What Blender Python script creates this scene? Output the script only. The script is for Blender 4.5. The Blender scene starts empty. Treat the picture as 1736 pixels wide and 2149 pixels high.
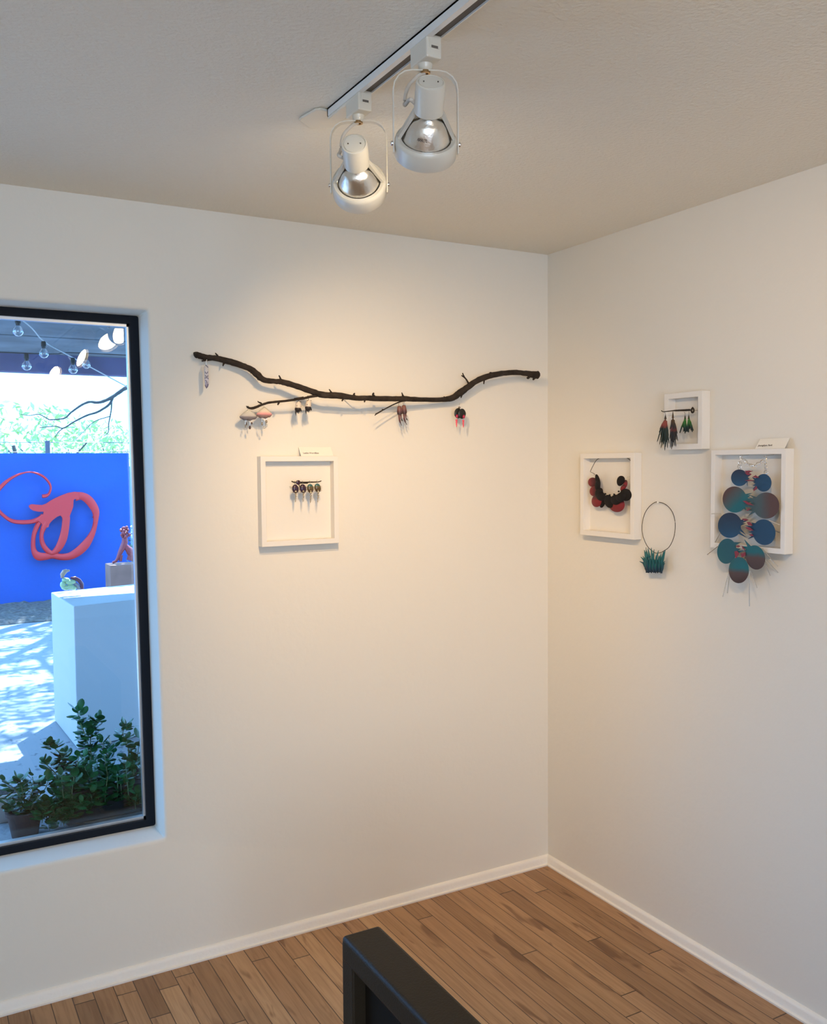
import bpy, bmesh, math, random
from mathutils import Vector, Matrix, noise
random.seed(7)
S = bpy.context.scene
COL = S.collection
PI = math.pi

# ---------------------------------------------------------------- camera
CAM = Vector((-2.25123, -2.91785, 1.62626)); YAW, PITCH, ROLL, F = 0.511454, -0.0527526, -0.0081334, 1924.07
FWD = Vector((math.sin(YAW)*math.cos(PITCH), math.cos(YAW)*math.cos(PITCH), math.sin(PITCH)))
_r = FWD.cross(Vector((0, 0, 1))).normalized(); _u = _r.cross(FWD)
RGT = _r*math.cos(ROLL)+_u*math.sin(ROLL); UPV = -_r*math.sin(ROLL)+_u*math.cos(ROLL)
cd = bpy.data.cameras.new('camera'); cam = bpy.data.objects.new('camera', cd); COL.objects.link(cam)
cam.matrix_world = Matrix(((RGT.x, UPV.x, -FWD.x, CAM.x), (RGT.y, UPV.y, -FWD.y, CAM.y), (RGT.z, UPV.z, -FWD.z, CAM.z), (0, 0, 0, 1)))
cd.sensor_fit = 'VERTICAL'; cd.sensor_height = 36; cd.lens = F/2149*36; cd.clip_start = 0.05; cd.clip_end = 200
S.camera = cam
def at(px, py, ax, val):
    "point of the photograph measured on the plane axis=val of the room"
    d = RGT*((px-868)/F)-UPV*((py-1074.5)/F)+FWD
    return CAM+d*((val-CAM[ax])/d[ax])

# ---------------------------------------------------------------- world, sun, exposure
S.view_settings.view_transform = 'Standard'; S.view_settings.look = 'None'
S.view_settings.exposure = 0.0; S.view_settings.gamma = 1.0; S.view_settings.use_curve_mapping = False
try:
    S.cycles.use_denoising = True; S.cycles.denoiser = 'OPENIMAGEDENOISE'
    S.cycles.max_bounces = 10; S.cycles.diffuse_bounces = 6; S.cycles.transparent_max_bounces = 16
    S.cycles.sample_clamp_indirect = 6.0; S.cycles.caustics_reflective = False; S.cycles.caustics_refractive = False
except Exception: pass
SKY_COL, SKY_STR = (0.24, 0.55, 1.0), 6.2
W = bpy.data.worlds.new('world'); S.world = W; W.use_nodes = True
W.node_tree.nodes['Background'].inputs[0].default_value = (*SKY_COL, 1)
W.node_tree.nodes['Background'].inputs[1].default_value = SKY_STR
SUN_DIR = Vector((0.28, 0.42, 0.86)).normalized()     # towards the sun
sd = bpy.data.lights.new('sun', 'SUN'); sd.energy = 22; sd.angle = 0.009; sd.color = (0.80, 0.93, 1.0)
so = bpy.data.objects.new('sun', sd); COL.objects.link(so); so.rotation_euler = SUN_DIR.to_track_quat('Z', 'Y').to_euler(); so.location = (3, 6, 8)
LAMP_W = (36, 38, 30, 18)                     # track lamps, first is nearest the window wall
LAMP_COL = (1.0, 0.64, 0.31)
def area(name, loc, rot, sx, sy, e, col):
    a = bpy.data.lights.new(name, 'AREA'); a.shape = 'RECTANGLE'; a.size = sx; a.size_y = sy; a.energy = e; a.color = col
    o = bpy.data.objects.new(name, a); COL.objects.link(o); o.location = loc; o.rotation_euler = rot; return o
# fill lamp added in the rear opening behind the camera to brighten the room
area('added_rear_fill', (-3.4, -6.93, 1.25), (PI/2+.25, 0, 0), 3.3, 1.9, 74, (1.0, 0.85, 0.62))

# ---------------------------------------------------------------- materials
def mat(name, col=(.8, .8, .8), rough=.6, metal=0, spec=.5, bump=0, bscale=60, emis=None, estr=0, coat=0, var=0, vscale=8, trans=0, sub=0):
    m = bpy.data.materials.new(name); m.use_nodes = True; nt = m.node_tree; b = nt.nodes['Principled BSDF']
    b.inputs['Base Color'].default_value = (*col, 1); b.inputs['Roughness'].default_value = rough; b.inputs['Metallic'].default_value = metal
    b.inputs['Specular IOR Level'].default_value = spec; b.inputs['Coat Weight'].default_value = coat
    if trans: b.inputs['Transmission Weight'].default_value = trans
    if sub: b.inputs['Subsurface Weight'].default_value = sub; b.inputs['Subsurface Radius'].default_value = (.01, .01, .01)
    if emis: b.inputs['Emission Color'].default_value = (*emis, 1); b.inputs['Emission Strength'].default_value = estr
    tc = nt.nodes.new('ShaderNodeTexCoord')
    if bump:
        n = nt.nodes.new('ShaderNodeTexNoise'); n.inputs['Scale'].default_value = bscale; n.inputs['Detail'].default_value = 3
        bp = nt.nodes.new('ShaderNodeBump'); bp.inputs['Strength'].default_value = bump; bp.inputs['Distance'].default_value = .01
        nt.links.new(tc.outputs['Object'], n.inputs['Vector']); nt.links.new(n.outputs['Fac'], bp.inputs['Height']); nt.links.new(bp.outputs[0], b.inputs['Normal'])
    if var:
        n = nt.nodes.new('ShaderNodeTexNoise'); n.inputs['Scale'].default_value = vscale; n.inputs['Detail'].default_value = 4
        r = nt.nodes.new('ShaderNodeValToRGB'); r.color_ramp.elements[0].position = .3; r.color_ramp.elements[1].position = .7
        r.color_ramp.elements[0].color = (*[c*(1-var) for c in col], 1); r.color_ramp.elements[1].color = (*[min(1, c*(1+var)) for c in col], 1)
        nt.links.new(tc.outputs['Object'], n.inputs['Vector']); nt.links.new(n.outputs['Fac'], r.inputs[0]); nt.links.new(r.outputs[0], b.inputs['Base Color'])
    return m
def ramp_mat(name, stops, axis=2, rough=.55, coat=0, spec=.4, flip=False, diag=None, ns=25):
    "enamel whose own colour runs along one direction of the piece, with a little mottling"
    m = bpy.data.materials.new(name); m.use_nodes = True; nt = m.node_tree; b = nt.nodes['Principled BSDF']
    b.inputs['Roughness'].default_value = rough; b.inputs['Coat Weight'].default_value = coat; b.inputs['Specular IOR Level'].default_value = spec
    tc = nt.nodes.new('ShaderNodeTexCoord'); dot = nt.nodes.new('ShaderNodeVectorMath'); dot.operation = 'DOT_PRODUCT'
    v = [0, 0, 0]; v[axis] = 1
    if diag: v = diag
    dot.inputs[1].default_value = v
    nt.links.new(tc.outputs['Generated'], dot.inputs[0])
    n = nt.nodes.new('ShaderNodeTexNoise'); n.inputs['Scale'].default_value = ns; nt.links.new(tc.outputs['Object'], n.inputs['Vector'])
    ma = nt.nodes.new('ShaderNodeMath'); ma.operation = 'MULTIPLY_ADD'; ma.inputs[1].default_value = .2
    sb = nt.nodes.new('ShaderNodeMath'); sb.operation = 'SUBTRACT'; sb.inputs[1].default_value = .1
    nt.links.new(n.outputs['Fac'], ma.inputs[0]); nt.links.new(dot.outputs['Value'], ma.inputs[2]); nt.links.new(ma.outputs[0], sb.inputs[0])
    r = nt.nodes.new('ShaderNodeValToRGB'); e = r.color_ramp.elements
    while len(e) < len(stops): e.new(.5)
    for k, (p, c) in enumerate(stops): e[k].position = p; e[k].color = (*c, 1)
    nt.links.new(sb.outputs[0], r.inputs[0]); nt.links.new(r.outputs[0], b.inputs['Base Color']); return m

M = {}
M['wall'] = mat('wall_plaster', (.75, .725, .66), .85, bump=.10, bscale=35, spec=.2)
M['ceil'] = mat('ceiling_texture', (.82, .785, .70), .95, bump=.38, bscale=95, spec=.1)
M['base'] = mat('baseboard_paint', (.86, .83, .77), .5, bump=.15, bscale=80)
M['framew'] = mat('frame_white_paint', (.77, .745, .70), .45, spec=.35)
M['frameb'] = mat('frame_backing', (.76, .735, .68), .8)
M['card'] = mat('card_stock', (.79, .765, .70), .7)
M['ink'] = mat('printed_ink', (.10, .08, .08), .6)
M['fixture'] = mat('fixture_white_enamel', (.70, .665, .58), .32, coat=.3)
M['track'] = mat('track_white_enamel', (.80, .80, .78), .3, coat=.3)
M['slot'] = mat('track_slot', (.11, .095, .08), .6)
M['steel'] = mat('steel', (.75, .74, .72), .25, 1)
M['brass'] = mat('brass_thread', (.45, .30, .15), .3, 1)
M['refl'] = mat('silvered_glass', (.86, .83, .77), .30, 1, bump=.12, bscale=70)
M['wire'] = mat('cloth_cord', (.62, .57, .50), .7)
M['bark'] = mat('branch_bark', (.030, .022, .017), .8, bump=.6, bscale=90, var=.4, vscale=40, spec=.25)
M['darkmetal'] = mat('dark_wire', (.035, .024, .015), .45, .6)
M['wframe'] = mat('window_dark_aluminium', (.003, .006, .012), .6, spec=.2)
M['bead'] = mat('window_bead_aluminium', (.62, .62, .62), .35, .9)
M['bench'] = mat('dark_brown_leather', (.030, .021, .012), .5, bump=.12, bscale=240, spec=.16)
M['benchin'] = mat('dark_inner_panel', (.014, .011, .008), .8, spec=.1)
M['green'] = mat('plant_leaf', (.016, .110, .036), .32, spec=.26, var=.45, vscale=30)
M['stem'] = mat('plant_stem', (.12, .20, .10), .6)
M['soil'] = mat('soil', (.02, .016, .012), .95, bump=.8, bscale=120)
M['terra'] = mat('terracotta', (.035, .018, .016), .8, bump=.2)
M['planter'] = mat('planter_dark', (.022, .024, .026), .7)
M['shelf'] = mat('weathered_shelf', (.22, .25, .28), .8, var=.3, vscale=25, bump=.3)
M['bluewall'] = mat('blue_stucco', (.003, .075, .36), .85, bump=.2, bscale=20, var=.10, vscale=2.5)
M['gwall'] = mat('green_stucco', (.16, .36, .30), .9, bump=.2)
M['redmetal'] = mat('red_painted_metal', (.62, .022, .025), .5, coat=.0)
M['plinth'] = mat('plinth_white', (.44, .45, .46), .7)
M['rust'] = mat('rust_steel', (.24, .125, .095), .8, var=.3, vscale=6)
M['redclay'] = mat('red_glaze', (.26, .035, .045), .35, bump=.5, bscale=60)
M['celadon'] = mat('celadon_glaze', (.36, .52, .30), .25)
M['tan'] = mat('tan_glaze', (.42, .30, .22), .4)
M['maroon'] = mat('maroon_glaze', (.10, .03, .06), .2)
M['petalw'] = mat('white_petals', (.9, .9, .85), .7)
M['roof'] = mat('patio_roof_boards', (.13, .16, .19), .85, var=.35, vscale=3)
M['beam'] = mat('patio_beam', (.10, .10, .20), .8, var=.25, vscale=5)
M['sockd'] = mat('bulb_socket', (.02, .03, .03), .6)
M['cord'] = mat('string_cord_white', (.5, .5, .5), .6)
M['cordd'] = mat('string_cord_dark', (.03, .035, .04), .6)
M['gravel'] = mat('gravel', (.11, .10, .09), .95, bump=1, bscale=25, var=.5, vscale=28)
M['treebark'] = mat('tree_bark', (.06, .06, .06), .9)
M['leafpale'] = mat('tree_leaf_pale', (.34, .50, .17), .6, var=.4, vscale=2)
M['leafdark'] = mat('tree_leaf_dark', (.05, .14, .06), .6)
M['fencew'] = mat('fence_wire', (.2, .2, .2), .5, .5)
M['post'] = mat('fence_post', (.12, .12, .14), .8)
M['pearl'] = mat('cloud_felt_white', (.78, .75, .70), .75, bump=.3, bscale=220)
M['lens'] = mat('lamp_lens', (1, .9, .75), .3, emis=(1.0, .80, .55), estr=34)
def glass_mat(name, ior=1.5, tint=(1, 1, 1), boost=1.0):
    m = bpy.data.materials.new(name); m.use_nodes = True; nt = m.node_tree; nt.nodes.clear()
    o = nt.nodes.new('ShaderNodeOutputMaterial'); t = nt.nodes.new('ShaderNodeBsdfTransparent'); g = nt.nodes.new('ShaderNodeBsdfGlossy')
    t.inputs[0].default_value = (*tint, 1); g.inputs['Roughness'].default_value = 0.0
    geo = nt.nodes.new('ShaderNodeNewGeometry'); mx = nt.nodes.new('ShaderNodeMix'); mx.data_type = 'FLOAT'
    mx.inputs[2].default_value = ior; mx.inputs[3].default_value = 1/ior
    fr = nt.nodes.new('ShaderNodeFresnel'); ms = nt.nodes.new('ShaderNodeMixShader')
    nt.links.new(geo.outputs['Backfacing'], mx.inputs[0]); nt.links.new(mx.outputs[0], fr.inputs['IOR'])
    mu = nt.nodes.new('ShaderNodeMath'); mu.operation = 'MULTIPLY'; mu.use_clamp = True; mu.inputs[1].default_value = boost
    nt.links.new(fr.outputs[0], mu.inputs[0]); nt.links.new(mu.outputs[0], ms.inputs[0]); nt.links.new(t.outputs[0], ms.inputs[1]); nt.links.new(g.outputs[0], ms.inputs[2])
    nt.links.new(ms.outputs[0], o.inputs[0]); return m
M['glass'] = glass_mat('window_glass', 1.52, (.93, .97, 1.0))
M['bulbglass'] = glass_mat('bulb_glass', 1.5, (.96, .98, 1), 4.5)

def floor_mat():
    m = bpy.data.materials.new('oak_strip_floor'); m.use_nodes = True; nt = m.node_tree; N = nt.nodes; L = nt.links; b = N['Principled BSDF']
    def n(t, **k):
        x = N.new(t)
        for a, v in k.items(): setattr(x, a, v)
        return x
    def math_(op, a, bb=None, c=None):
        x = n('ShaderNodeMath', operation=op)
        for i, v in enumerate((a, bb, c)):
            if v is None: continue
            if isinstance(v, (int, float)): x.inputs[i].default_value = v
            else: L.new(v, x.inputs[i])
        return x.outputs[0]
    tc = n('ShaderNodeTexCoord'); sp = n('ShaderNodeSeparateXYZ'); L.new(tc.outputs['Object'], sp.inputs[0])
    bw = .0607; xs = math_('DIVIDE', sp.outputs[0], bw); bi = math_('FLOOR', xs); fx = math_('FRACT', xs)
    wn = n('ShaderNodeTexWhiteNoise', noise_dimensions='1D'); L.new(bi, wn.inputs['W'])
    ys = math_('ADD', math_('DIVIDE', sp.outputs[1], 1.15), math_('MULTIPLY', wn.outputs['Value'], 7.3)); yi = math_('FLOOR', ys); fy = math_('FRACT', ys)
    cb = n('ShaderNodeCombineXYZ'); L.new(bi, cb.inputs[0]); L.new(yi, cb.inputs[1])
    w2 = n('ShaderNodeTexWhiteNoise', noise_dimensions='2D'); L.new(cb.outputs[0], w2.inputs['Vector'])
    r = n('ShaderNodeValToRGB'); e = r.color_ramp.elements
    cols = [(0, (.23, .120, .052)), (.2, (.335, .185, .086)), (.5, (.44, .255, .125)), (.75, (.40, .225, .11)), (1, (.52, .32, .165))]
    while len(e) < len(cols): e.new(.5)
    for k, (p, c) in enumerate(cols): e[k].position = p; e[k].color = (*c, 1)
    L.new(w2.outputs['Value'], r.inputs[0])
    # grain
    mp = n('ShaderNodeMapping'); mp.inputs['Scale'].default_value = (60, 3.0, 1)
    ad = n('ShaderNodeVectorMath', operation='ADD'); L.new(tc.outputs['Object'], ad.inputs[0])
    sc = n('ShaderNodeVectorMath', operation='SCALE'); L.new(w2.outputs['Color'], sc.inputs[0]); sc.inputs['Scale'].default_value = 5
    L.new(sc.outputs[0], ad.inputs[1]); L.new(ad.outputs[0], mp.inputs[0])
    gn = n('ShaderNodeTexNoise'); gn.inputs['Scale'].default_value = 1; gn.inputs['Detail'].default_value = 5; gn.inputs['Distortion'].default_value = 1.6; L.new(mp.outputs[0], gn.inputs[0])
    gr = n('ShaderNodeValToRGB'); gr.color_ramp.elements[0].position = .30; gr.color_ramp.elements[0].color = (.66, .60, .55, 1); gr.color_ramp.elements[1].position = .60; gr.color_ramp.elements[1].color = (1, 1, 1, 1); L.new(gn.outputs['Fac'], gr.inputs[0])
    m1 = n('ShaderNodeMix', data_type='RGBA', blend_type='MULTIPLY'); m1.inputs[0].default_value = .75; L.new(r.outputs[0], m1.inputs[6]); L.new(gr.outputs[0], m1.inputs[7])
    # knots and dark streaks
    kp = n('ShaderNodeMapping'); kp.inputs['Scale'].default_value = (14, 3.2, 1); L.new(ad.outputs[0], kp.inputs[0])
    kn = n('ShaderNodeTexNoise'); kn.inputs['Scale'].default_value = 1.4; kn.inputs['Detail'].default_value = 2; kn.inputs['Distortion'].default_value = .6; L.new(kp.outputs[0], kn.inputs[0])
    kr = n('ShaderNodeValToRGB'); kr.color_ramp.elements[0].position = .61; kr.color_ramp.elements[0].color = (1, 1, 1, 1); kr.color_ramp.elements[1].position = .70; kr.color_ramp.elements[1].color = (.50, .42, .36, 1); L.new(kn.outputs['Fac'], kr.inputs[0])
    m2 = n('ShaderNodeMix', data_type='RGBA', blend_type='MULTIPLY'); m2.inputs[0].default_value = .9; L.new(m1.outputs[2], m2.inputs[6]); L.new(kr.outputs[0], m2.inputs[7])
    # joints
    jx = math_('LESS_THAN', math_('MINIMUM', fx, math_('SUBTRACT', 1, fx)), .022); jy = math_('LESS_THAN', math_('MINIMUM', fy, math_('SUBTRACT', 1, fy)), .0018)
    j = math_('MAXIMUM', jx, jy)
    m3 = n('ShaderNodeMix', data_type='RGBA'); L.new(math_('MULTIPLY', j, .9), m3.inputs[0]); L.new(m2.outputs[2], m3.inputs[6]); m3.inputs[7].default_value = (.05, .026, .014, 1)
    L.new(m3.outputs[2], b.inputs['Base Color']); b.inputs['Roughness'].default_value = .42; b.inputs['Specular IOR Level'].default_value = .4
    bp = n('ShaderNodeBump'); bp.inputs['Strength'].default_value = .5; bp.inputs['Distance'].default_value = .002; L.new(math_('SUBTRACT', 1, j), bp.inputs['Height']); L.new(bp.outputs[0], b.inputs['Normal'])
    return m
M['floor'] = floor_mat()
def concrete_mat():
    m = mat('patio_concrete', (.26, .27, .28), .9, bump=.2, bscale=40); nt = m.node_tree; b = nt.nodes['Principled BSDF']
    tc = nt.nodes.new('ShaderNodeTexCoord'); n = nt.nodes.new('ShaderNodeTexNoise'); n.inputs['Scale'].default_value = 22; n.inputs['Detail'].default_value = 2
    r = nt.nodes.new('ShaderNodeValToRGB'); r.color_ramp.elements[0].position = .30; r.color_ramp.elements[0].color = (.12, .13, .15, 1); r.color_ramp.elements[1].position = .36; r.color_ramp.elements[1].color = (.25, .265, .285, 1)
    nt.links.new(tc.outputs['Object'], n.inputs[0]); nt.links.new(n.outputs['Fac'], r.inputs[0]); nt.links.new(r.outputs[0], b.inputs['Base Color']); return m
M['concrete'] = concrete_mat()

# ---------------------------------------------------------------- mesh tools
class MB:
    def __init__(s): s.v = []; s.f = []
    def add(s, vs, fs):
        o = len(s.v); s.v += [Vector(x) for x in vs]; s.f += [tuple(i+o for i in f) for f in fs]; return s
    def box(s, a, b):
        x0, y0, z0 = a; x1, y1, z1 = b
        return s.add([(x0, y0, z0), (x1, y0, z0), (x1, y1, z0), (x0, y1, z0), (x0, y0, z1), (x1, y0, z1), (x1, y1, z1), (x0, y1, z1)],
                     [(0, 3, 2, 1), (4, 5, 6, 7), (0, 1, 5, 4), (1, 2, 6, 5), (2, 3, 7, 6), (3, 0, 4, 7)])
    def hexa(s, p):                       # eight points, bottom ring then top ring
        return s.add(p, [(0, 3, 2, 1), (4, 5, 6, 7), (0, 1, 5, 4), (1, 2, 6, 5), (2, 3, 7, 6), (3, 0, 4, 7)])
    def tube(s, pts, rad, seg=8, closed=False, flat=None, cap=True, jit=0):
        "tube through pts; rad number or list; flat=(normal, ratio) squashes the section along the normal"
        pts = [Vector(p) for p in pts]; n = len(pts); R = rad if isinstance(rad, (list, tuple)) else [rad]*n
        o = len(s.v); up = Vector((0.13, 0.27, 0.95)) if flat is None else Vector(flat[0])
        for i, p in enumerate(pts):
            if closed: t = pts[(i+1) % n]-pts[i-1]
            else: t = pts[min(i+1, n-1)]-pts[max(i-1, 0)]
            t.normalize(); a = t.cross(up)
            if a.length < 1e-4: a = t.cross(Vector((1, 0, 0)))
            a.normalize(); b = t.cross(a); k = 1 if flat is None else flat[1]
            if flat is not None and flat[1] > 1: k = flat[1]/R[i]*.001
            for q in range(seg):
                w = 2*PI*q/seg; rr = R[i]*(1+jit*(random.random()-.5)*2)
                s.v.append(p+a*math.cos(w)*rr+b*math.sin(w)*rr*k)
        m = n if closed else n-1
        for i in range(m):
            for q in range(seg):
                a0 = o+i*seg+q; a1 = o+i*seg+(q+1) % seg; j = (i+1) % n; b0 = o+j*seg+q; b1 = o+j*seg+(q+1) % seg
                s.f.append((a0, a1, b1, b0))
        if cap and not closed: s.f.append(tuple(o+q for q in range(seg))[::-1]); s.f.append(tuple(o+(n-1)*seg+q for q in range(seg)))
        return s
    def lathe(s, prof, mx=Matrix(), seg=32, caps=False):
        o = len(s.v); n = len(prof)
        for (r, z) in prof:
            for q in range(seg): w = 2*PI*q/seg; s.v.append(mx @ Vector((r*math.cos(w), r*math.sin(w), z)))
        for i in range(n-1):
            for q in range(seg): s.f.append((o+i*seg+q, o+i*seg+(q+1) % seg, o+(i+1)*seg+(q+1) % seg, o+(i+1)*seg+q))
        if caps: s.f.append(tuple(o+q for q in range(seg))[::-1]); s.f.append(tuple(o+(n-1)*seg+q for q in range(seg)))
        return s
    def ball(s, c, r, seg=12, rings=8, sc=(1, 1, 1), rot=None):
        c = Vector(c); o = len(s.v); mt = rot or Matrix.Identity(3)
        s.v.append(c+mt@Vector((0, 0, r*sc[2])))
        for i in range(1, rings):
            for q in range(seg):
                th = PI*i/rings; w = 2*PI*q/seg
                s.v.append(c+mt@Vector((r*sc[0]*math.sin(th)*math.cos(w), r*sc[1]*math.sin(th)*math.sin(w), r*sc[2]*math.cos(th))))
        s.v.append(c+mt@Vector((0, 0, -r*sc[2]))); e = len(s.v)-1
        for q in range(seg): s.f.append((o, o+1+q, o+1+(q+1) % seg)); s.f.append((e, o+1+(rings-2)*seg+(q+1) % seg, o+1+(rings-2)*seg+q))
        for i in range(rings-2):
            for q in range(seg): a = o+1+i*seg; s.f.append((a+q, a+seg+q, a+seg+(q+1) % seg, a+(q+1) % seg))
        return s
    def plate(s, out, nrm, th, bulge=0):
        "domed plate: outline points, normal towards the viewer, thickness"
        out = [Vector(p) for p in out]; n = len(out); c = sum(out, Vector())/n; nr = Vector(nrm).normalized(); o = len(s.v)
        rings = [(1, 0), (.82, .55), (.5, .88), (0, 1)] if bulge else [(1, 0), (.5, 0), (0, 0)]
        for side in (1, -1):
            base = len(s.v)
            for (k, h) in rings[:-1]:
                for p in out: s.v.append(c+(p-c)*k+nr*(bulge*h+side*th/2))
            s.v.append(c+nr*(bulge+side*th/2)); cc = len(s.v)-1
            for i in range(len(rings)-2):
                for q in range(n):
                    f = (base+i*n+q, base+i*n+(q+1) % n, base+(i+1)*n+(q+1) % n, base+(i+1)*n+q); s.f.append(f if side > 0 else f[::-1])
            for q in range(n):
                a = base+(len(rings)-2)*n; f = (a+q, a+(q+1) % n, cc); s.f.append(f if side > 0 else f[::-1])
        m = (len(rings)-1)*n+1
        for q in range(n): s.f.append((o+q, o+m+q, o+m+(q+1) % n, o+(q+1) % n))
        return s
    def extrude(s, out, d):
        "closed planar polygon (any shape) extruded by d"
        out = [Vector(p) for p in out]; d = Vector(d); n = len(out); o = len(s.v); s.v += out+[p+d for p in out]
        from mathutils.geometry import tessellate_polygon
        for t in tessellate_polygon([out]): s.f.append(tuple(o+i for i in t)); s.f.append(tuple(o+n+i for i in t)[::-1])
        for q in range(n): s.f.append((o+q, o+(q+1) % n, o+n+(q+1) % n, o+n+q))
        return s
    def build(s, name, m, parent=None, smooth=True, bevel=0, bseg=2, sub=0, angle=40):
        me = bpy.data.meshes.new(name); org = None
        me.from_pydata([tuple(v) for v in s.v], [], s.f); bm = bmesh.new(); bm.from_mesh(me)
        bmesh.ops.recalc_face_normals(bm, faces=bm.faces); bm.to_mesh(me); bm.free()
        # origin at the middle of the mesh's base
        xs = [v.co for v in me.vertices]
        if xs:
            c = Vector(((min(v.x for v in xs)+max(v.x for v in xs))/2, (min(v.y for v in xs)+max(v.y for v in xs))/2, min(v.z for v in xs)))
        else: c = Vector()
        me.transform(Matrix.Translation(-c))
        o = bpy.data.objects.new(name, me); COL.objects.link(o); o.location = c
        if parent: o.parent = parent; o.location = c-world_loc(parent)
        me.materials.append(m if not isinstance(m, str) else M[m])
        if smooth:
            for p in me.polygons: p.use_smooth = True
            try: me.set_sharp_from_angle(angle=math.radians(angle))
            except Exception: pass
        if bevel: b = o.modifiers.new('bevel', 'BEVEL'); b.width = bevel; b.segments = bseg; b.limit_method = 'ANGLE'; b.angle_limit = math.radians(50)
        if sub: q = o.modifiers.new('sub', 'SUBSURF'); q.levels = sub; q.render_levels = sub
        return o
def world_loc(o):
    v = Vector(o.location)
    while o.parent: o = o.parent; v += Vector(o.location)
    return v
def tag(o, label=None, cat=None, group=None, kind=None):
    if label: o['label'] = label
    if cat: o['category'] = cat
    if group: o['group'] = group
    if kind: o['kind'] = kind
    return o
def thing(name, loc, label, cat, group=None):
    o = bpy.data.objects.new(name, None); COL.objects.link(o); o.location = loc; o.empty_display_size = .05
    return tag(o, label, cat, group)
def struct(o): o['kind'] = 'structure'; return o
def smooth_path(pts, n=5):
    "Catmull-Rom resampling of tuples (x, y, ... any length)"
    out = []; P = [pts[0]]+list(pts)+[pts[-1]]
    for i in range(1, len(P)-2):
        for k in range(n):
            t = k/n; out.append(tuple(.5*((2*b)+(-a+c)*t+(2*a-5*b+4*c-d)*t*t+(-a+3*b-3*c+d)*t**3) for a, b, c, d in zip(P[i-1], P[i], P[i+1], P[i+2])))
    out.append(tuple(pts[-1])); return out
def LW(px, py, d=0): return at(px, py, 1, -d)       # a point d in front of the window wall
def RW(px, py, d=0): return at(px, py, 0, -d)       # a point d in front of the right wall
def text_obj(txt, size, mx, m, name, parent):
    cu = bpy.data.curves.new('t', 'FONT'); cu.body = txt; cu.size = size; cu.extrude = .0002; cu.align_x = 'LEFT'
    t = bpy.data.objects.new('t', cu); COL.objects.link(t); bpy.context.view_layer.update()
    me = bpy.data.meshes.new_from_object(t.evaluated_get(bpy.context.evaluated_depsgraph_get())); bpy.data.objects.remove(t)
    me.name = name; me.materials.clear(); me.materials.append(m)
    o = bpy.data.objects.new(name, me); COL.objects.link(o)
    if callable(mx):
        for v in me.vertices: v.co = mx(v.co)
        me.update()
        if parent: o.parent = parent; o.location = -world_loc(parent)
    else:
        me.transform(mx.to_3x3().to_4x4()); o.location = mx.translation
        if parent: o.parent = parent; o.location = mx.translation-world_loc(parent)
    return o

# ---------------------------------------------------------------- room shell
H = 2.44; XL = -5.5; YR = -7.0; T = .22
def wall_with_hole(name, outer, loop_in, nrm_axis, depth, m, r=.012):
    "wall in the plane y=0 whose opening has a rounded plaster edge; loop is a list of (x, z)"
    mb = MB(); n = len(loop_in); cx = sum(p[0] for p in loop_in)/n; cz = sum(p[1] for p in loop_in)/n
    def off(p, i, e):
        a = Vector(loop_in[i-1]); b = Vector(loop_in[i]); c = Vector(loop_in[(i+1) % n])
        t = (c-a).normalized(); return b+Vector((t.y, -t.x))*e
    area_ = sum(loop_in[i-1][0]*loop_in[i][1]-loop_in[i][0]*loop_in[i-1][1] for i in range(n)); sg = 1 if area_ > 0 else -1
    rings = [(r, 0)]+[(r-r*math.sin(a), r-r*math.cos(a)) for a in (PI/8, PI/4, 3*PI/8, PI/2)]+[(0, depth)]
    for (e, y) in rings:
        for i in range(n): q = off(None, i, sg*e); mb.v.append(Vector((q.x, y, q.y)))
    for k in range(len(rings)-1):
        for i in range(n): mb.f.append((k*n+i, k*n+(i+1) % n, (k+1)*n+(i+1) % n, (k+1)*n+i))
    x0, z0, x1, z1 = outer
    for y, k in ((0, 0), (depth, len(rings)-1)):
        ring = [mb.v[k*n+i] for i in range(n)]; o = len(mb.v)
        mb.v += [Vector((x0, y, z0)), Vector((x1, y, z0)), Vector((x1, y, z1)), Vector((x0, y, z1))]
        # connect every loop vertex to its corner by quadrant, then bridge
        def corner(p): return (0 if p.z < cz else 3) if p.x < cx else (1 if p.z < cz else 2)
        for i in range(n):
            a = k*n+i; b = k*n+(i+1) % n; ca = corner(mb.v[a]); cb = corner(mb.v[b])
            mb.f.append((a, b, o+cb) if ca == cb else (a, b, o+cb, o+ca))
    s = len(mb.v); mb.f += [(s-8, s-7, s-3, s-4), (s-7, s-6, s-2, s-3), (s-6, s-5, s-1, s-2), (s-5, s-8, s-4, s-1)]
    return mb.build(name, m, angle=30)
def rloop(corners, r=.008, k=3):
    out = []; n = len(corners)
    for i in range(n):
        a = Vector(corners[i-1]); b = Vector(corners[i]); c = Vector(corners[(i+1) % n]); u = (a-b).normalized(); v = (c-b).normalized()
        p = b+u*r; q = b+v*r
        for j in range(k+1):
            t = j/k; out.append(tuple(p*(1-t)**2+b*2*t*(1-t)+q*t*t))
    return out
WX0, WX1t, WX1b, WZ0, WZ1 = -3.75, -1.557, -1.540, .427, 2.110
loop = rloop([(WX0, WZ0), (WX1b, WZ0), (WX1t, WZ1), (WX0, WZ1)])
struct(wall_with_hole('wall_left', (XL-T, -.1, T, H+.1), loop, 1, T, M['wall']))
struct(MB().box((0, YR-T, -.1), (T, 0, H+.1)).build('wall_right', 'wall', smooth=False))
struct(MB().box((XL-T, YR-T, H), (T, T, H+.12)).build('ceiling', 'ceil', smooth=False))
struct(MB().box((XL-T, YR-T, -.1), (T, T, 0)).build('floor', 'floor', smooth=False))
bpy.data.objects['floor'].location  # boards are laid in the object's own frame
rear = MB()                                                       # rear wall around an opening added for the fill lamp
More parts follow.
